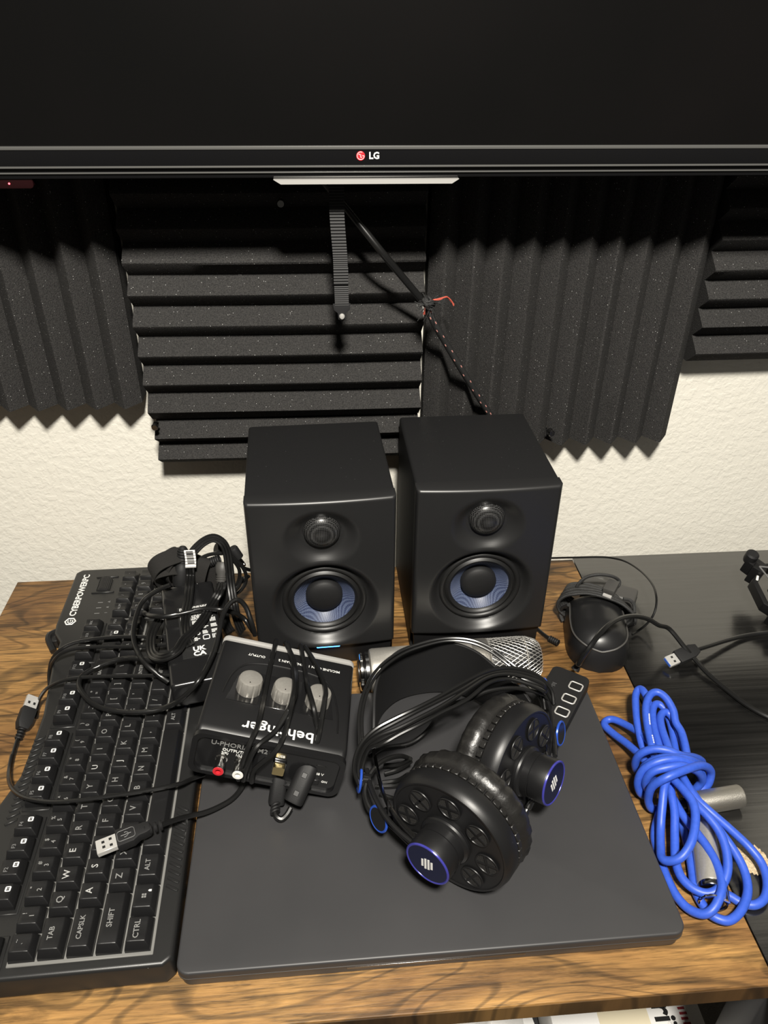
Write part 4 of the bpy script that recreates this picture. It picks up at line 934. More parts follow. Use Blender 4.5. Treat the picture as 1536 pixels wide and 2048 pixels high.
lead.append(tube(H([(.1871,-.2973,.0720),(.1736,-.2971,.0780),(.1552,-.2967,.0820),(.1337,-.2992,.0820),(.1153,-.3040,.0780),(.0983,-.3021,.0700),(.0903,-.2992,.0580),(.0866,-.2979,.0440),(.0773,-.3020,.0340),(.0631,-.3081,.0300),(.0401,-.3129,.0320),(.0272,-.3279,.0400)]), .0019, 8, 6))
lead.append(tube(H([(.0623,-.3336,.0400),(.0535,-.3398,.0520),(.0429,-.3461,.0580),(.0325,-.3536,.0600),(.0243,-.3631,.0580),(.0200,-.3744,.0540),(.0222,-.3857,.0500),(.0286,-.3910,.0460),(.0384,-.4008,.0460),(.0525,-.4268,.0560)]), .0021, 8, 6))
for q in (H([(.0394,-.3304,.0300),(.0530,-.3338,.0340),(.0618,-.3372,.0450)]), H([(.0396,-.3377,.0280),(.0514,-.3357,.0300),(.0628,-.3358,.0400)]), H([(.0370,-.3439,.0240),(.0507,-.3439,.0260),(.0585,-.3495,.0400)]), H([(.0303,-.3470,.0230),(.0475,-.3482,.0240),(.0574,-.3484,.0300)]), H([(.0340,-.3549,.0230),(.0477,-.3617,.0240),(.0568,-.3685,.0300)])): lead.append(tube(q, .0019, 8, 5))
obj('lead', join(*lead), 'cable_black', hd, label='black lead coiled along the head strap')

# ------------------------------------------------------------------ power adapter lying on the keyboard
BL_, BR_, FL_ = Vector((-.1827,-.1157,.0705)), Vector((-.1295,-.1193,.0705)), Vector((-.1502,-.2628,.0705))
ey = (BL_-FL_).normalized(); ey.z = 0; AL = (BL_-FL_).length; AW = .054; AH = .0285
pa_ = thing('power_adapter', 'glossy black power adapter brick with a printed label, lying on the keyboard', 'power adapter', (FL_.x, FL_.y, .0422), (0, 0, math.atan2(ey.y, ey.x)-PI/2))
obj('brick', box(0, AW, 0, AL, 0, AH, .0045, 4), 'scuffed_gloss', pa_)
obj('matte_side', box(-.0004, .004, .006, AL-.006, .004, AH-.0035, .0015, 2), 'black_matte', pa_)
lbl = obj('label_sheet', box(.014, AW-.003, AL*.22, AL*.74, AH, AH+.0002), 'label_sheet', pa_)
rn = random.Random(11); pr = []
y = AL*.72
while y > AL*.58:
    x = .016
    while x < AW-.008:
        w_ = rn.uniform(.001, .004); pr.append(box(x, min(x+w_, AW-.006), y, y+.0008, AH+.0001, AH+.0004)); x += w_+.0007
    y -= .0016
for r_ in range(4):
    for c_ in range(4):
        x, y = .018+c_*.0088, AL*.54-r_*.0085
        if rn.random() < .25: pr.append(join(*[box(x+q*.0015, x+q*.0015+.0009, y, y+.006, AH+.0001, AH+.0004) for q in range(4)]))
        elif rn.random() < .5: pr.append(tr(tube([(a[0], a[1], 0) for a in rrect(.006, .006, .0012, 3)], .0005, 4, 1, True), x+.003, y+.003, AH+.0003))
        else: pr.append(join(*[box(x, x+rn.uniform(.003, .0065), y+q*.0018, y+q*.0018+.001, AH+.0001, AH+.0004) for q in range(3)]))
pr.append(xf(textg('UK', .0085, .0001, 'CENTER', .0003), T(.030, AL*.245+.007, AH+.0004))); pr.append(xf(textg('CA', .0085, .0001, 'CENTER', .0003), T(.030, AL*.245, AH+.0004)))
obj('label_print', join(*pr), 'white_print', pa_, label='dense white approval marks and small print')
dc = thing('adapter_lead', 'thick round black lead of the power adapter looping over the keyboard keys', 'cable', (-.1951,-.2632,.0425))
O = Vector(dc.location)
def rl_(L_): return [Vector(q)-O for q in L_]
obj('lead_coil', bundle_tubes([
 rl_([(-.1610,-.2290,.0440),(-.1691,-.2259,.0500),(-.1818,-.2174,.0570),(-.1906,-.2047,.0590),(-.1986,-.1876,.0600),(-.2022,-.1692,.0620),(-.2016,-.1483,.0660),(-.1967,-.1336,.0700),(-.1827,-.1273,.0770),(-.1696,-.1253,.0820)]),
 rl_([(-.1966,-.1428,.0600),(-.1880,-.1594,.0700),(-.1756,-.1700,.0770),(-.1630,-.1718,.0785),(-.1474,-.1674,.0785),(-.1312,-.1652,.0800),(-.1144,-.1680,.0810),(-.1032,-.1647,.0740),(-.0924,-.1596,.0600),(-.0824,-.1724,.0520)]),
 rl_([(-.1626,-.2138,.0540),(-.1785,-.2110,.0560),(-.1957,-.2044,.0540),(-.2129,-.2009,.0500),(-.2319,-.2063,.0470),(-.2436,-.2157,.0460),(-.2456,-.2256,.0460),(-.2401,-.2376,.0460),(-.2278,-.2524,.0460),(-.2133,-.2615,.0460),(-.1938,-.2669,.0460),(-.1748,-.2688,.0470),(-.1561,-.2673,.0500),(-.1380,-.2692,.0640),(-.1245,-.2653,.0780),(-.1177,-.2486,.0800),(-.1129,-.2273,.0820),(-.1098,-.2073,.0880),(-.1077,-.1910,.0920),(-.1024,-.1795,.0960),(-.0949,-.1730,.0960),(-.0875,-.1740,.0880),(-.0820,-.1830,.0740),(-.0799,-.1835,.0580)])], .0025, 9, 6), 'cable_black', dc)

# ------------------------------------------------------------------ mains cord bundle behind the adapter
pc = thing('power_cord_bundle', 'tangle of black mains cord tied with a strap, white barcode tag on it', 'cable', (-.105, -.085, .0425))
O = Vector(pc.location)
obj('flat_cord', join(
 ribbon(rl_([(-.1508,-.1060,.0894),(-.1482,-.1060,.1006),(-.1467,-.1040,.1056),(-.1431,-.1000,.1091),(-.1357,-.0950,.1136),(-.1274,-.0920,.1162),(-.1208,-.0920,.1150),(-.1142,-.0950,.1098),(-.1112,-.0980,.0996),(-.1101,-.1040,.0859),(-.1095,-.1100,.0711)]+[(-.1080,-.1184,.0600),(-.1058,-.1281,.0500),(-.1017,-.1448,.0470),(-.0950,-.1645,.0470)]), .0018, (0, -1, .3)),
 ribbon(rl_([(-.1508,-.1060,.0894),(-.1519,-.1080,.0785)]+[(-.1500,-.1284,.0780),(-.1496,-.1420,.0755),(-.1491,-.1599,.0750),(-.1474,-.1799,.0750),(-.1436,-.2003,.0750),(-.1387,-.2119,.0750)]), .0018, (0, -.6, .8)),
 ribbon(rl_([(-.1188,-.1000,.0756),(-.1186,-.1080,.0700)]+[(-.1169,-.1394,.0820),(-.1218,-.1493,.0780),(-.1262,-.1627,.0770),(-.1302,-.1780,.0770),(-.1378,-.1956,.0770),(-.1446,-.2066,.0770)]+[(-.1493,-.2212,.0770),(-.1592,-.2258,.0740),(-.1701,-.2192,.0680),(-.1784,-.2049,.0620),(-.1827,-.1847,.0600),(-.1825,-.1683,.0600),(-.1786,-.1571,.0620)]), .0018, (0, -.3, .9)),
 ribbon(rl_([(-.1153,-.0960,.0763),(-.1159,-.1050,.0695)]+[(-.1164,-.1178,.0600),(-.1173,-.1298,.0550),(-.1126,-.1533,.0500),(-.1067,-.1648,.0470)]), .0018, (0, -.5, .8))), 'cable_black', pc)
obj('round_cord', bundle_tubes([rl_([(-.1476,-.0900,.0822),(-.1410,-.0880,.0881),(-.1332,-.0860,.0906),(-.1231,-.0860,.0920),(-.1147,-.0860,.0907),(-.1078,-.0860,.0821),(-.1027,-.0860,.0701),(-.1031,-.0860,.0582),(-.1070,-.0880,.0479),(-.1097,-.0900,.0425)]),
 rl_([(-.1098,-.0750,.0801),(-.1022,-.0750,.0679),(-.0977,-.0750,.0566),(-.0977,-.0760,.0462),(-.1013,-.0800,.0393),(-.1078,-.0840,.0346),(-.1185,-.0900,.0348)]), rl_([(-.1068,-.0700,.0744),(-.1004,-.0680,.0586),(-.0938,-.0600,.0482)]), rl_([(-.1092,-.0850,.0446),(-.1021,-.0800,.0475),(-.0948,-.0700,.0476)]), rl_([(-.1194,-.1000,.0398),(-.1116,-.0950,.0435),(-.1044,-.0900,.0493),(-.1004,-.0850,.0583)])], .0021, 8, 6), 'cable_black', pc)
tagp = rl_([(-.1482,-.1085,.1131),(-.1479,-.1095,.1096),(-.1480,-.1095,.1031),(-.1485,-.1095,.0966),(-.1493,-.1095,.0917)])
obj('barcode_tag', strip([tagp[0], tagp[2], tagp[4]], .0056, .0006, 6), 'paper', pc, ang=20, label='white folded barcode tag')
obj('barcode_lines', join(*[box(tagp[2].x-.0036, tagp[2].x+.0036, tagp[2].y-.00145, tagp[2].y-.0011, z_, z_+h_) for z_, h_ in [(tagp[4].z+.006+k*.0019, .0005+.0004*(k % 3 == 0)) for k in range(9)]]), 'black_matte', pc)
def loop_band(c, rx, rz, w, th, yaw, tilt):
    V, F = [], []; n = 40
    for i in range(n):
        a = 2*PI*i/n; k_ = 1+.10*math.sin(3*a+c[0]*90)
        for dy, dr in ((-w/2, 0), (w/2, 0), (w/2, th), (-w/2, th)): V.append(((rx*k_+dr)*math.cos(a), dy, (rz*k_+dr)*math.sin(a)))
    for i in range(n):
        for k in range(4): F.append((i*4+k, i*4+(k+1) % 4, ((i+1) % n)*4+(k+1) % 4, ((i+1) % n)*4+k))
    return xf((V, F), T(*c) @ RZ(yaw) @ RX(tilt))
q1 = rl_([(-.1760,-.0850,.0711),(-.1431,-.0880,.0707),(-.1298,-.0900,.0617)])
obj('tie_strap', join(loop_band(q1[0], .021, .026, .020, .0012, .5, .35), loop_band(q1[0]+Vector((.002, .002, .002)), .016, .020, .021, .0012, .9, .2), loop_band(q1[0]+Vector((-.004, -.004, -.006)), .015, .022, .017, .0012, .2, .5), loop_band(q1[1], .013, .016, .022, .0014, 1.2, .2), tr(box(-.012, .012, -.001, .001, -.020, .021, .0006, 1), *q1[2])), 'velcro', pc)
q2 = rl_([(-.1638,-.1000,.0593),(-.1636,-.0950,.0722),(-.1615,-.0900,.0877)])
obj('socket_end', join(xf(lathe([(.0085, -.012), (.0092, -.008), (.0092, .006), (.0070, .012), (.0050, .014), (.0048, .030), (.0030, .032)], 24), align(q2[2]-q2[1], q2[1])), *[xf(torus(.0052, .0009, 18, 6), align(q2[2]-q2[1], q2[1]+(q2[2]-q2[1]).normalized()*(.015+.0032*k))) for k in range(5)]), 'black_matte', pc)
q3 = rl_([(-.1178,-.0980,.0837),(-.1189,-.1040,.0748)])
obj('cord_grip', join(xf(lathe([(.0060, -.004), (.0078, 0), (.0076, .006), (.0058, .010), (.0056, .018), (.0045, .020)], 22), align(q3[1]-q3[0], q3[0])), *[xf(torus(.0058, .0007, 18, 6), align(q3[1]-q3[0], q3[0]+(q3[1]-q3[0]).normalized()*(.0115+.0025*k))) for k in range(3)]), 'grey_dongle', pc)
q4 = rl_([(-.1361,-.0900,.0816),(-.1225,-.0900,.0867)])
obj('ribbed_grip', join(*[xf(torus(.0042, .0012, 16, 6), align(q4[1]-q4[0], q4[0].lerp(q4[1], k/6))) for k in range(7)], tube([q4[0], q4[1]], .0040, 10, 2)), 'black_matte', pc)
q5 = rl_([(-.1095,-.0700,.0873),(-.1033,-.0700,.0732),(-.0992,-.0700,.0655)]); ax = q5[1]-q5[0]
jk = obj('audio_plug', xf(lathe([(.0048, 0), (.0056, .002), (.0056, ax.length-.001), (.0040, ax.length)], 18), align(ax, q5[0])), 'black_matte', pc)
obj('plug_tip', xf(lathe([(.0018, 0), (.0018, .008), (.0012, .0085), (.0019, .0095), (.0008, .0125)], 14), align(q5[2]-q5[1], q5[1])), 'chrome', jk)
obj('plug_cap', xf(lathe([(.0062, -.004), (.0068, 0), (.0062, .004)], 18), align((-1, -.4, .5), rl_([(-.1233,-.0750,.0895),(-.1285,-.0700,.0930)])[0])), 'black_matte', pc)

# ------------------------------------------------------------------ thin cable crossing the keyboard, plug hanging at its left side
tc_ = thing('thin_usb_cable', 'thin black cable crossing the keyboard, its plug beside the keyboard on the wood', 'cable', (-.3061,-.2420,.0001))
O = Vector(tc_.location)
obj('cord', bundle_tubes([
 rl_([(-.1712,-.1741,.0430),(-.1882,-.1772,.0450),(-.2095,-.1788,.0465),(-.2351,-.1771,.0465),(-.2599,-.1778,.0465),(-.2750,-.1799,.0430),(-.2863,-.1793,.0300),(-.2925,-.1782,.0140),(-.2915,-.1875,.0040)]),
 rl_([(-.1770,-.1638,.0440),(-.2039,-.1642,.0465),(-.2245,-.1633,.0465),(-.2463,-.1649,.0465),(-.2652,-.1699,.0465),(-.2778,-.1758,.0430),(-.2877,-.1766,.0310),(-.2925,-.1802,.0160),(-.2927,-.1874,.0040)]),
 rl_([(-.1615,-.2198,.0440),(-.1769,-.2220,.0465),(-.2012,-.2207,.0465),(-.2255,-.2197,.0465),(-.2446,-.2197,.0465),(-.2625,-.2200,.0440),(-.2798,-.2159,.0320),(-.2908,-.2139,.0180),(-.2953,-.2164,.0080),(-.2944,-.2282,.0040)]),
 rl_([(-.3025,-.2473,.0070),(-.3023,-.2612,.0060),(-.3006,-.2787,.0060),(-.2973,-.2968,.0070)]+[(-.3008,-.2762,.0080),(-.2971,-.2943,.0100),(-.2906,-.3108,.0160),(-.2784,-.3305,.0280),(-.2646,-.3456,.0370),(-.2509,-.3549,.0430),(-.2329,-.3609,.0465),(-.2119,-.3617,.0475),(-.1917,-.3601,.0475),(-.1713,-.3578,.0475),(-.1560,-.3557,.0475),(-.1409,-.3520,.0460),(-.1317,-.3461,.0420),(-.1249,-.3375,.0360),(-.1165,-.3300,.0310)])], .0018, 8, 6), 'cable_black', tc_)
a, b_ = rl_([(-.3015,-.2458,.0080),(-.2994,-.2251,.0140)]); usb_plug(tc_, a, b_, (.65, -.1, .75), w=.0135, th=.0050, metal=.0130)

# ------------------------------------------------------------------ USB hub on the laptop's corner
h0, h1, h2 = Vector((.2211,-.2207,.0335)), Vector((.2524,-.2431,.0335)), Vector((.2054,-.3147,.0335))
ex = (h1-h0); HWd = ex.length; ex.normalize(); eyh = Vector((-ex.y, ex.x, 0)); HL = .098
hb = thing('usb_hub', 'flat black hub bar with three open ports lying on the laptop corner', 'usb hub', (h0.x, h0.y, .0204), (0, 0, math.atan2(ex.y, ex.x)))
obj('case', tr(prism(rrect(HWd, HL, .006, 5), 0, .0131, .0012, 2), HWd/2, -HL/2, 0), 'black_matte', hb)
hm = Matrix.Translation(hb.location) @ RZ(hb.rotation_euler.z); hmi = hm.inverted()
for q in [(.2341,-.2524,.0335),(.2228,-.2680,.0335),(.2118,-.2837,.0335)]+[(0, 0, 0)]:
    l_ = (hmi @ Vector(q)) if q != (0, 0, 0) else Vector((HWd*.62, -.086, .0131))
    p_ = obj('port', tr(tube([(x, y, 0) for x, y in rrect(.0122, .0098, .0022, 4)], .0008, 6, 1, True), l_.x, l_.y, .0132), 'silver', hb, label='port with a bright metal rim')
    obj('port_recess', tr(prism(rrect(.0112, .0088, .0018, 4), 0, .0003), l_.x, l_.y, .0130), 'rubber', p_)
lt = hmi @ Vector((.2120,-.2515,.0335)); rn = random.Random(6); obj('faint_print', join(*[box(lt.x-.003, lt.x-.003+rn.uniform(.002, .005), lt.y-.007+k*.0018, lt.y-.0066+k*.0018, .0130, .0132) for k in range(8)]), 'dim_print', hb)
hcab = [hmi @ Vector(q) for q in [(.2423,-.2239,.0270),(.2465,-.2217,.0340)]+[(.2410,-.2330,.0450),(.2475,-.2348,.0660),(.2619,-.2209,.0720),(.2800,-.2034,.0700),(.2982,-.1891,.0640),(.3188,-.1780,.0550),(.3356,-.1725,.0450),(.3480,-.1718,.0360)]+[(.3640,-.1681,.0260),(.3755,-.1876,.0160),(.3832,-.1974,.0090),(.3912,-.2166,.0045),(.4024,-.2404,.0030),(.4125,-.2604,.0030),(.4261,-.2767,.0030),(.4456,-.2891,.0030)]]
obj('lead', tube(hcab, .0026, 8, 6), 'cable_black', hb)
obj('lead_boot', tube(hcab[:3], .0036, 10, 4, radii=[.0042, .0034, .0028]), 'black_matte', hb)

# ------------------------------------------------------------------ second cable with a blue-tongued plug
bc = thing('usb_extension', 'black cable from the right with a blue-tongued metal plug on the black desk', 'cable', (.3828,-.1785,.0004))
O = Vector(bc.location)
obj('cord', tube(rl_([(.3891,-.1867,.0110),(.4059,-.1807,.0100),(.4355,-.1683,.0060),(.4619,-.1596,.0030),(.4879,-.1570,.0030),(.5174,-.1577,.0030)]), .0024, 8, 6), 'cable_black', bc)
a, b_ = rl_([(.3901,-.1863,.0110),(.3641,-.1961,.0090)]); usb_plug(bc, a, b_, (-.25, -.4, .85), w=.0150, th=.0048, metal=.0125, inner='usb_blue', relief=False)

# ------------------------------------------------------------------ mouse with its cord wound round it
MR = math.radians(-12)
ms = thing('computer_mouse', 'black mouse with its own braided cord wound round the front', 'mouse', (.2905, -.1480, .0002), (0, 0, MR))
def mouse_shell(a, b_, h, z0, inset=0., y0=-1., y1=1., n=40, k=14):
    """superellipse plan, dome height falling to both ends; +Y is the front"""
    V, F = [], []
    def half_w(t): return a*(1-abs(t)**2.6)**.5*(1-.10*math.cos(t*2.2))*(1-inset)
    rows = []
    for i in range(n+1):
        t = y0+(y1-y0)*i/n; w_ = half_w(t) if abs(t) < 1 else 0.0005
        top_ = h*(1-.55*max(0, t)**2-.75*max(0, -t-.25)**2)*(1-.999*abs(t)**9)
        for j in range(k+1):
            s = -1+2*j/k; an = s*PI/2
            V.append((w_*math.sin(an), b_*t, z0+max(top_-z0, .0005)*math.cos(an)**.62 if abs(s) < 1 else z0))
    for i in range(n):
        for j in range(k): q = i*(k+1)+j; F.append((q, q+1, q+k+2, q+k+1))
    F += [tuple(i*(k+1) for i in range(n+1))+tuple(i*(k+1)+k for i in range(n, -1, -1))]
    return V, F
obj('shell', mouse_shell(.0370, .0560, .0405, 0.0), 'black_plastic', ms, ang=70)
def mz(x, y, a=.0370, b_=.0560, h=.0405):
    t = y/b_; w_ = a*(1-abs(t)**2.6)**.5*(1-.10*math.cos(t*2.2)); top_ = h*(1-.55*max(0, t)**2-.75*max(0, -t-.25)**2)*(1-.999*abs(t)**9)
    return top_*max(0., 1-(x/w_)**2)**.31
def edge_w(t): return .030*(1-abs((t+.06)/.80)**3.2)**.5 if t < -.06 else .030-.003*max(0, t)
V, F = [], []; nr, nc = 30, 16; left, right = [], []
for i in range(nr+1):
    t = -.858+(1.36*i/nr)
    for j in range(nc+1):
        x = edge_w(t)*(-1+2*j/nc); V.append((x, .0560*t, mz(x, .0560*t)+.0011))
        if j == 0: left.append(V[-1])
        if j == nc: right.append(V[-1])
for i in range(nr):
    for j in range(nc): q = i*(nc+1)+j; F.append((q, q+1, q+nc+2, q+nc+1))
o_ = len(V); V += [(x, y, z-.0014) for x, y, z in V]; nF = list(F)
F += [tuple(o_+k for k in f[::-1]) for f in nF]
ring_ = [j for j in range(nc+1)]+[i*(nc+1)+nc for i in range(1, nr+1)]+[nr*(nc+1)+j for j in range(nc-1, -1, -1)]+[i*(nc+1) for i in range(nr-1, 0, -1)]
for k in range(len(ring_)): a, c = ring_[k], ring_[(k+1) % len(ring_)]; F.append((a, c, o_+c, o_+a))
obj('palm_cover', (V, F), 'mouse_satin', ms, ang=60)
obj('side_trim', tube(left[::-1]+right, .0011, 6, 2), 'grey_dongle', ms, label='thin grey trim line round the palm cover')
wr = []; rn = random.Random(8)
for k in range(8):
    y_ = .016+.0046*k; a_ = .0420-.0018*k; top_ = .0445-.0018*k+.0012*(k % 2); sl = .010
    pts = []
    for i in range(20):
        an = 2*PI*i/20; sx = math.cos(an); cz = math.sin(an)
        pts.append((a_*sx, y_-sl*sx*.9+rn.uniform(-.0006, .0006)+.004*max(0, cz), .0225+(top_-.0225)*cz if cz > 0 else .0225+.0195*cz))
    wr.append(tube(pts, .0019, 7, 3, True))
obj('wound_cord', join(*wr), 'cable_braid', ms)
MI = (Matrix.Translation(ms.location) @ RZ(MR)).inverted()
def ml(L_): return [MI @ Vector(q) for q in L_]
obj('cord_end', bundle_tubes([ml([(.2778,-.1042,.0350),(.2798,-.1032,.0420),(.2870,-.1025,.0500),(.2965,-.1046,.0550),(.3071,-.1053,.0550),(.3183,-.1058,.0520),(.3252,-.1070,.0470),(.3232,-.1116,.0440),(.3181,-.1144,.0420)]), ml([(.2634,-.1252,.0300),(.2595,-.1183,.0200),(.2592,-.1160,.0100),(.2614,-.1228,.0040)]), ml([(.3258,-.1245,.0350),(.3334,-.1266,.0340),(.3373,-.1302,.0300),(.3370,-.1366,.0240)])], .0020, 7, 5), 'cable_braid', ms)
a, b_ = ml([(.3180,-.1094,.0470),(.3100,-.1204,.0460)]); obj('cord_plug', xf(box(-.0065, .0065, -.004, .004, 0, (b_-a).length+.006, .001, 2), align(b_-a, a)), 'grey_dongle', ms)
a, b_ = ml([(.2993,-.1294,.0465),(.3067,-.1354,.0465)]); obj('plug_shell', tube([a, b_], .0022, 8, 2), 'silver', ms)
obj('scroll_wheel', xf(lathe([(.0075, -.0035), (.009, -.0025), (.009, .0025), (.0075, .0035)], 20), T(0, .046, .0145) @ RY(PI/2)), 'rubber', ms)
mt = thing('thin_lead', 'thin black lead running along the wall edge and curling round the mouse', 'cable', (.3441,-.1411,.0001))
O = Vector(mt.location)
obj('cord', bundle_tubes([rl_([(.2728,-.0113,.0120),(.2887,-.0117,.0120),(.3084,-.0123,.0120),(.3336,-.0144,.0130),(.3495,-.0199,.0150),(.3630,-.0359,.0200),(.3694,-.0676,.0280),(.3681,-.1019,.0360),(.3641,-.1243,.0360),(.3603,-.1359,.0300),(.3556,-.1421,.0220),(.3500,-.1433,.0120),(.3423,-.1441,.0040),(.3336,-.1489,.0030)])], .0013, 7, 6), 'cable_black', mt)
sc_ = thing('speaker_lead', 'short black lead with a ribbed grip running from the right loudspeaker to the mouse', 'cable', (.2380,-.1429,.0001))
O = Vector(sc_.location)
obj('cord', tube(rl_([(.2252,-.1277,.0060),(.2304,-.1364,.0040),(.2365,-.1471,.0040),(.2416,-.1537,.0050),(.2458,-.1602,.0060)]), .0019, 8, 6), 'cable_black', sc_)
a, b_ = rl_([(.2387,-.1515,.0050),(.2451,-.1596,.0060)]); obj('grip', join(tube([a, b_], .0030, 10, 2), *[xf(torus(.0030, .0007, 14, 6), align(b_-a, a.lerp(b_, k/4))) for k in range(5)]), 'black_matte', sc_)
bx = thing('small_grey_box', 'small dull grey box lying behind the mouse on the black desk', 'box', (.3230, -.0920, .0001), (0, 0, math.radians(-31)))
obj('case', box(-.031, .031, -.0125, .0135, 0, .0255, .004, 3), 'grey_dongle', bx); obj('seam', box(-.0312, .0312, -.0127, .0137, .0125, .0130), 'rubber', bx)

# ------------------------------------------------------------------ microphone shock mount at the right edge
sk = thing('shock_mount', 'black plastic microphone shock mount with elastic cords at the right edge', 'shock mount', (.5240, -.1200, .0001))
sk.scale = (.92, .92, .92)
O = Vector(sk.location)
oct_ = [(.047*math.cos(a)*(1 if k % 2 else .97), .047*math.sin(a)*(1 if k % 2 else .97)) for k, a in enumerate([PI*(2*i+1)/8 for i in range(8)])]
def ring_g(R0, R1, z0, z1):
    n = len(R0); V = [(x, y, z0) for x, y in R0]+[(x, y, z0) for x, y in R1]+[(x, y, z1) for x, y in R0]+[(x, y, z1) for x, y in R1]; F = []
    for i in range(n): j = (i+1) % n; F += [(i, n+i, n+j, j), (2*n+i, 2*n+j, 3*n+j, 3*n+i), (i, j, 2*n+j, 2*n+i), (n+i, 3*n+i, 3*n+j, n+j)]
    return V, F
SKM = T(0, 0, .030) @ RX(math.radians(18))
obj('outer_ring', xf(bev(ring_g(oct_, [(x*.84, y*.84) for x, y in oct_], -.008, .008), .0015, 2), SKM), 'black_plastic', sk)
inn = [(.023*math.cos(PI*i/6), .023*math.sin(PI*i/6)) for i in range(12)]
obj('inner_ring', xf(bev(ring_g(inn, [(x*.82, y*.82) for x, y in inn], -.002, .016), .001, 2), SKM), 'black_plastic', sk)
for k in range(4):
    a_ = PI/4+k*PI/2; obj('outer_post', xf(box(.036, .051, -.006, .006, -.014, .016, .0015, 2), SKM @ RZ(a_)), 'black_plastic', sk)
    obj('inner_post', xf(box(.020, .028, -.004, .004, .004, .018, .001, 2), SKM @ RZ(a_+PI/4)), 'black_plastic', sk)
el = []
for k in range(4):
    a_ = PI/4+k*PI/2
    for s in (-1, 1): el.append(tube([SKM @ Vector((.045*math.cos(a_), .045*math.sin(a_), .0165)), SKM @ Vector((.025*math.cos(a_+s*PI/4), .025*math.sin(a_+s*PI/4), .0185))], .0011, 6, 2))
obj('elastic_cord', join(*el), 'dim_print', sk)
obj('swivel_arm', xf(box(-.008, .008, .040, .062, -.010, .012, .002, 2), SKM @ RZ(PI/5)), 'black_plastic', sk)
obj('swivel_knob', xf(lathe([(.007, -.004), (.008, 0), (.008, .010), (.006, .012)], 18), SKM @ RZ(PI/5) @ T(0, .060, .010)), 'black_matte', sk)
obj('painted_highlight', xf(box(-.0425, -.0395, -.0040, .0040, .0080, .0096, .0006, 1), SKM @ RZ(-.5)), 'white_plastic', sk)  # white highlight on the outer ring, put in as a small pale block

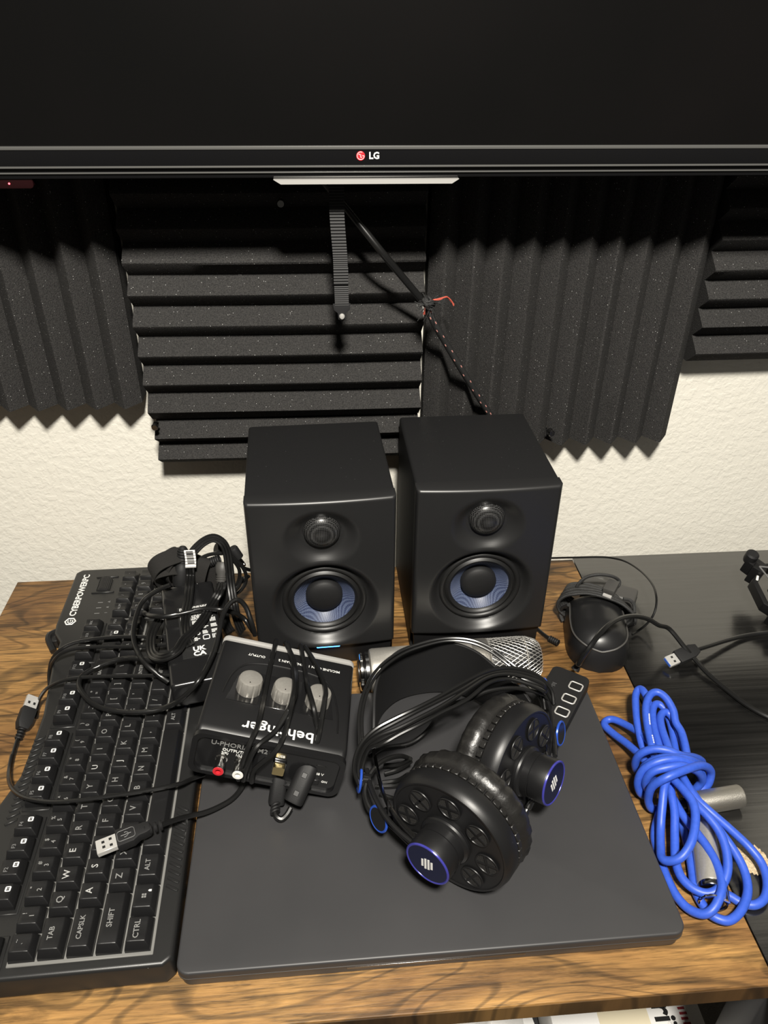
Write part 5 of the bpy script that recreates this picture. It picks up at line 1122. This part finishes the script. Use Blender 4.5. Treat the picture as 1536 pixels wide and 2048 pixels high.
# ------------------------------------------------------------------ blue microphone cable
xc = thing('blue_microphone_cable', 'bright blue microphone cable coiled and tied round itself at the right', 'cable', (.2968,-.3611,.0001))
O = Vector(xc.location)
loops = [
 [(.2756,-.3554,.0200),(.2759,-.3353,.0200),(.2707,-.3118,.0140),(.2633,-.2918,.0080),(.2590,-.2791,.0060),(.2627,-.2731,.0060),(.2693,-.2741,.0080),(.2777,-.2858,.0120),(.2845,-.3055,.0200),(.2880,-.3263,.0260),(.2931,-.3444,.0260),(.2943,-.3583,.0220)],
 [(.2838,-.3339,.0140),(.2815,-.3158,.0160),(.2837,-.2928,.0220),(.2886,-.2718,.0260),(.2931,-.2601,.0280),(.2977,-.2567,.0300),(.2993,-.2627,.0320),(.2998,-.2729,.0300),(.2959,-.2924,.0260),(.2941,-.3126,.0220),(.2926,-.3365,.0200)],
 [(.2815,-.3493,.0260),(.2824,-.3308,.0300),(.2862,-.3054,.0340),(.2912,-.2867,.0380),(.2991,-.2748,.0400),(.3070,-.2724,.0410),(.3130,-.2792,.0400),(.3160,-.2915,.0360),(.3149,-.3024,.0320),(.3165,-.3134,.0300),(.3132,-.3329,.0280),(.3095,-.3469,.0240)],
 [(.2875,-.3514,.0280),(.2895,-.3299,.0300),(.2933,-.3055,.0300),(.2999,-.2848,.0300),(.3067,-.2772,.0300),(.3127,-.2813,.0280),(.3150,-.2950,.0220),(.3116,-.3151,.0180),(.3067,-.3343,.0160)],
 [(.2934,-.3534,.0300),(.2962,-.3335,.0320),(.2990,-.3092,.0320),(.3032,-.2951,.0320),(.3099,-.2895,.0320),(.3149,-.2941,.0300),(.3170,-.3099,.0260),(.3160,-.3280,.0220),(.3134,-.3393,.0180)],
 [(.2935,-.3510,.0340),(.2774,-.3707,.0340),(.2708,-.3853,.0260),(.2659,-.3993,.0160),(.2603,-.4147,.0140),(.2564,-.4263,.0160),(.2605,-.4318,.0200),(.2688,-.4321,.0260),(.2796,-.4224,.0320),(.2888,-.4053,.0360),(.2913,-.3918,.0380),(.2883,-.3786,.0380),(.2847,-.3660,.0360)],
 [(.2897,-.3528,.0260),(.2834,-.3730,.0260),(.2805,-.3895,.0220),(.2747,-.4074,.0160),(.2683,-.4264,.0130),(.2673,-.4405,.0120),(.2726,-.4508,.0120),(.2817,-.4562,.0130),(.2914,-.4547,.0170),(.3001,-.4459,.0220),(.3051,-.4314,.0270),(.3050,-.4164,.0310),(.3001,-.4034,.0340),(.2934,-.3897,.0350),(.2893,-.3729,.0340),(.2855,-.3601,.0320)],
 [(.2986,-.3592,.0280),(.3005,-.3797,.0280),(.3078,-.3931,.0260),(.3204,-.4061,.0200),(.3328,-.4193,.0130),(.3386,-.4324,.0090),(.3363,-.4469,.0070),(.3286,-.4589,.0060),(.3186,-.4635,.0050),(.3096,-.4606,.0040),(.3043,-.4559,.0040),(.2987,-.4498,.0035),(.2963,-.4384,.0035)],
 [(.3019,-.3603,.0220),(.3060,-.3835,.0220),(.3111,-.4042,.0200),(.3181,-.4231,.0150),(.3203,-.4392,.0110),(.3161,-.4544,.0090),(.3050,-.4679,.0080),(.2925,-.4749,.0070),(.2832,-.4724,.0070),(.2785,-.4648,.0060),(.2771,-.4491,.0050),(.2824,-.4292,.0050),(.2865,-.4129,.0050),(.2891,-.3928,.0080),(.2881,-.3761,.0120)],
 [(.2825,-.3675,.0100),(.2646,-.3953,.0050),(.2600,-.4158,.0050),(.2589,-.4355,.0050),(.2602,-.4511,.0050),(.2647,-.4627,.0060),(.2720,-.4703,.0100),(.2792,-.4701,.0150),(.2873,-.4626,.0190),(.2931,-.4529,.0200),(.2959,-.4376,.0200),(.2950,-.4224,.0200),(.2920,-.4090,.0200),(.2871,-.3911,.0200),(.2854,-.3726,.0200)],
]
wraps = [
 [(.2761,-.3357,.0060),(.2685,-.3371,.0120),(.2651,-.3379,.0240),(.2671,-.3392,.0360),(.2761,-.3415,.0440),(.2872,-.3455,.0460),(.2988,-.3483,.0420),(.3163,-.3418,.0300),(.3295,-.3359,.0160),(.3309,-.3359,.0050)],
 [(.2753,-.3443,.0060),(.2689,-.3459,.0140),(.2685,-.3490,.0320),(.2767,-.3521,.0440),(.2894,-.3541,.0470),(.3050,-.3534,.0420),(.3207,-.3479,.0260),(.3267,-.3455,.0100)],
 [(.2720,-.3602,.0050),(.2642,-.3607,.0100),(.2600,-.3586,.0220),(.2625,-.3568,.0360),(.2734,-.3566,.0460),(.2894,-.3566,.0480),(.3063,-.3568,.0400),(.3199,-.3546,.0220),(.3213,-.3535,.0080)],
 [(.2718,-.3613,.0100),(.2648,-.3621,.0260),(.2677,-.3624,.0400),(.2789,-.3633,.0460),(.2933,-.3622,.0460),(.3102,-.3593,.0340),(.3198,-.3570,.0180),(.3165,-.3572,.0060)],
 [(.2744,-.3732,.0040),(.2686,-.3744,.0080),(.2651,-.3723,.0180),(.2659,-.3719,.0340),(.2759,-.3734,.0470),(.2959,-.3667,.0470),(.3139,-.3585,.0400),(.3270,-.3540,.0260),(.3267,-.3570,.0120),(.3182,-.3586,.0040)],
]
obj('coiled_cord', bundle_tubes([rl_(q) for q in loops], .0036, 10, 7), 'blue_rubber', xc)
pt = spline(rl_([(.2824,-.3308,.0300),(.2862,-.3054,.0340),(.2912,-.2867,.0380)]), 12); mk = []
for k in list(range(3, 7))+list(range(12, 19)): mk.append(tube([pt[k]+Vector((.0012, -.0022, .0028)), pt[k+1].lerp(pt[k], .35)+Vector((.0012, -.0022, .0028))], .0006, 5, 1))
obj('printed_marks', join(*mk), 'white_print', xc, label='tiny pale print along the cord')
obj('tying_turns', bundle_tubes([rl_(q) for q in wraps], .0036, 10, 7), 'blue_rubber', xc)
a, b_ = rl_([(.3091,-.3745,.0105),(.3505,-.3701,.0105)]); ax = b_-a; L_ = ax.length
cn = obj('plug_connector', xf(lathe([(.0066, -.012), (.0085, -.002), (.0098, 0), (.0100, .002), (.0100, L_-.001), (.0094, L_), (.0086, L_), (.0086, L_-.012), (.0001, L_-.012)], 40, False), align(ax, a)), 'knurl_silver', xc, ang=30, label='silver plug connector')
obj('cable_boot', xf(lathe([(.0036, -.026), (.0055, -.016), (.0066, -.004), (.0066, 0)], 20), align(ax, a)), 'rubber', cn)
for k in range(3): obj('contact_pin', xf(lathe([(.0010, L_-.012), (.0010, L_-.002), (.0004, L_-.001)], 10), align(ax, a) @ RZ(2.1*k) @ T(.0042, 0, 0)), 'brass', cn)
a, b_ = rl_([(.3040,-.3970,.0105),(.2883,-.4489,.0105)]); ax = b_-a; L_ = ax.length
cn = obj('socket_connector', xf(lathe([(.0060, -.006), (.0090, 0), (.0100, .003), (.0104, L_-.001), (.0100, L_)], 40), align(ax, a)), 'satin_silver', xc, ang=30, label='silver socket connector under the loops')
obj('socket_face', xf(lathe([(.0096, L_-.001), (.0096, L_+.003), (.0090, L_+.004), (.0070, L_+.004), (.0001, L_+.002)], 32, False), align(ax, a)), 'dark_chrome', cn)
obj('release_latch', xf(box(-.003, .003, .0085, .0125, L_-.004, L_+.016, .001, 2), align(ax, a) @ RZ(-.9)), 'chrome', cn)
obj('latch_rim', xf(join(torus(.0098, .0012, 32, 8)), align(ax, a) @ T(0, 0, L_+.0145)), 'chrome', cn)
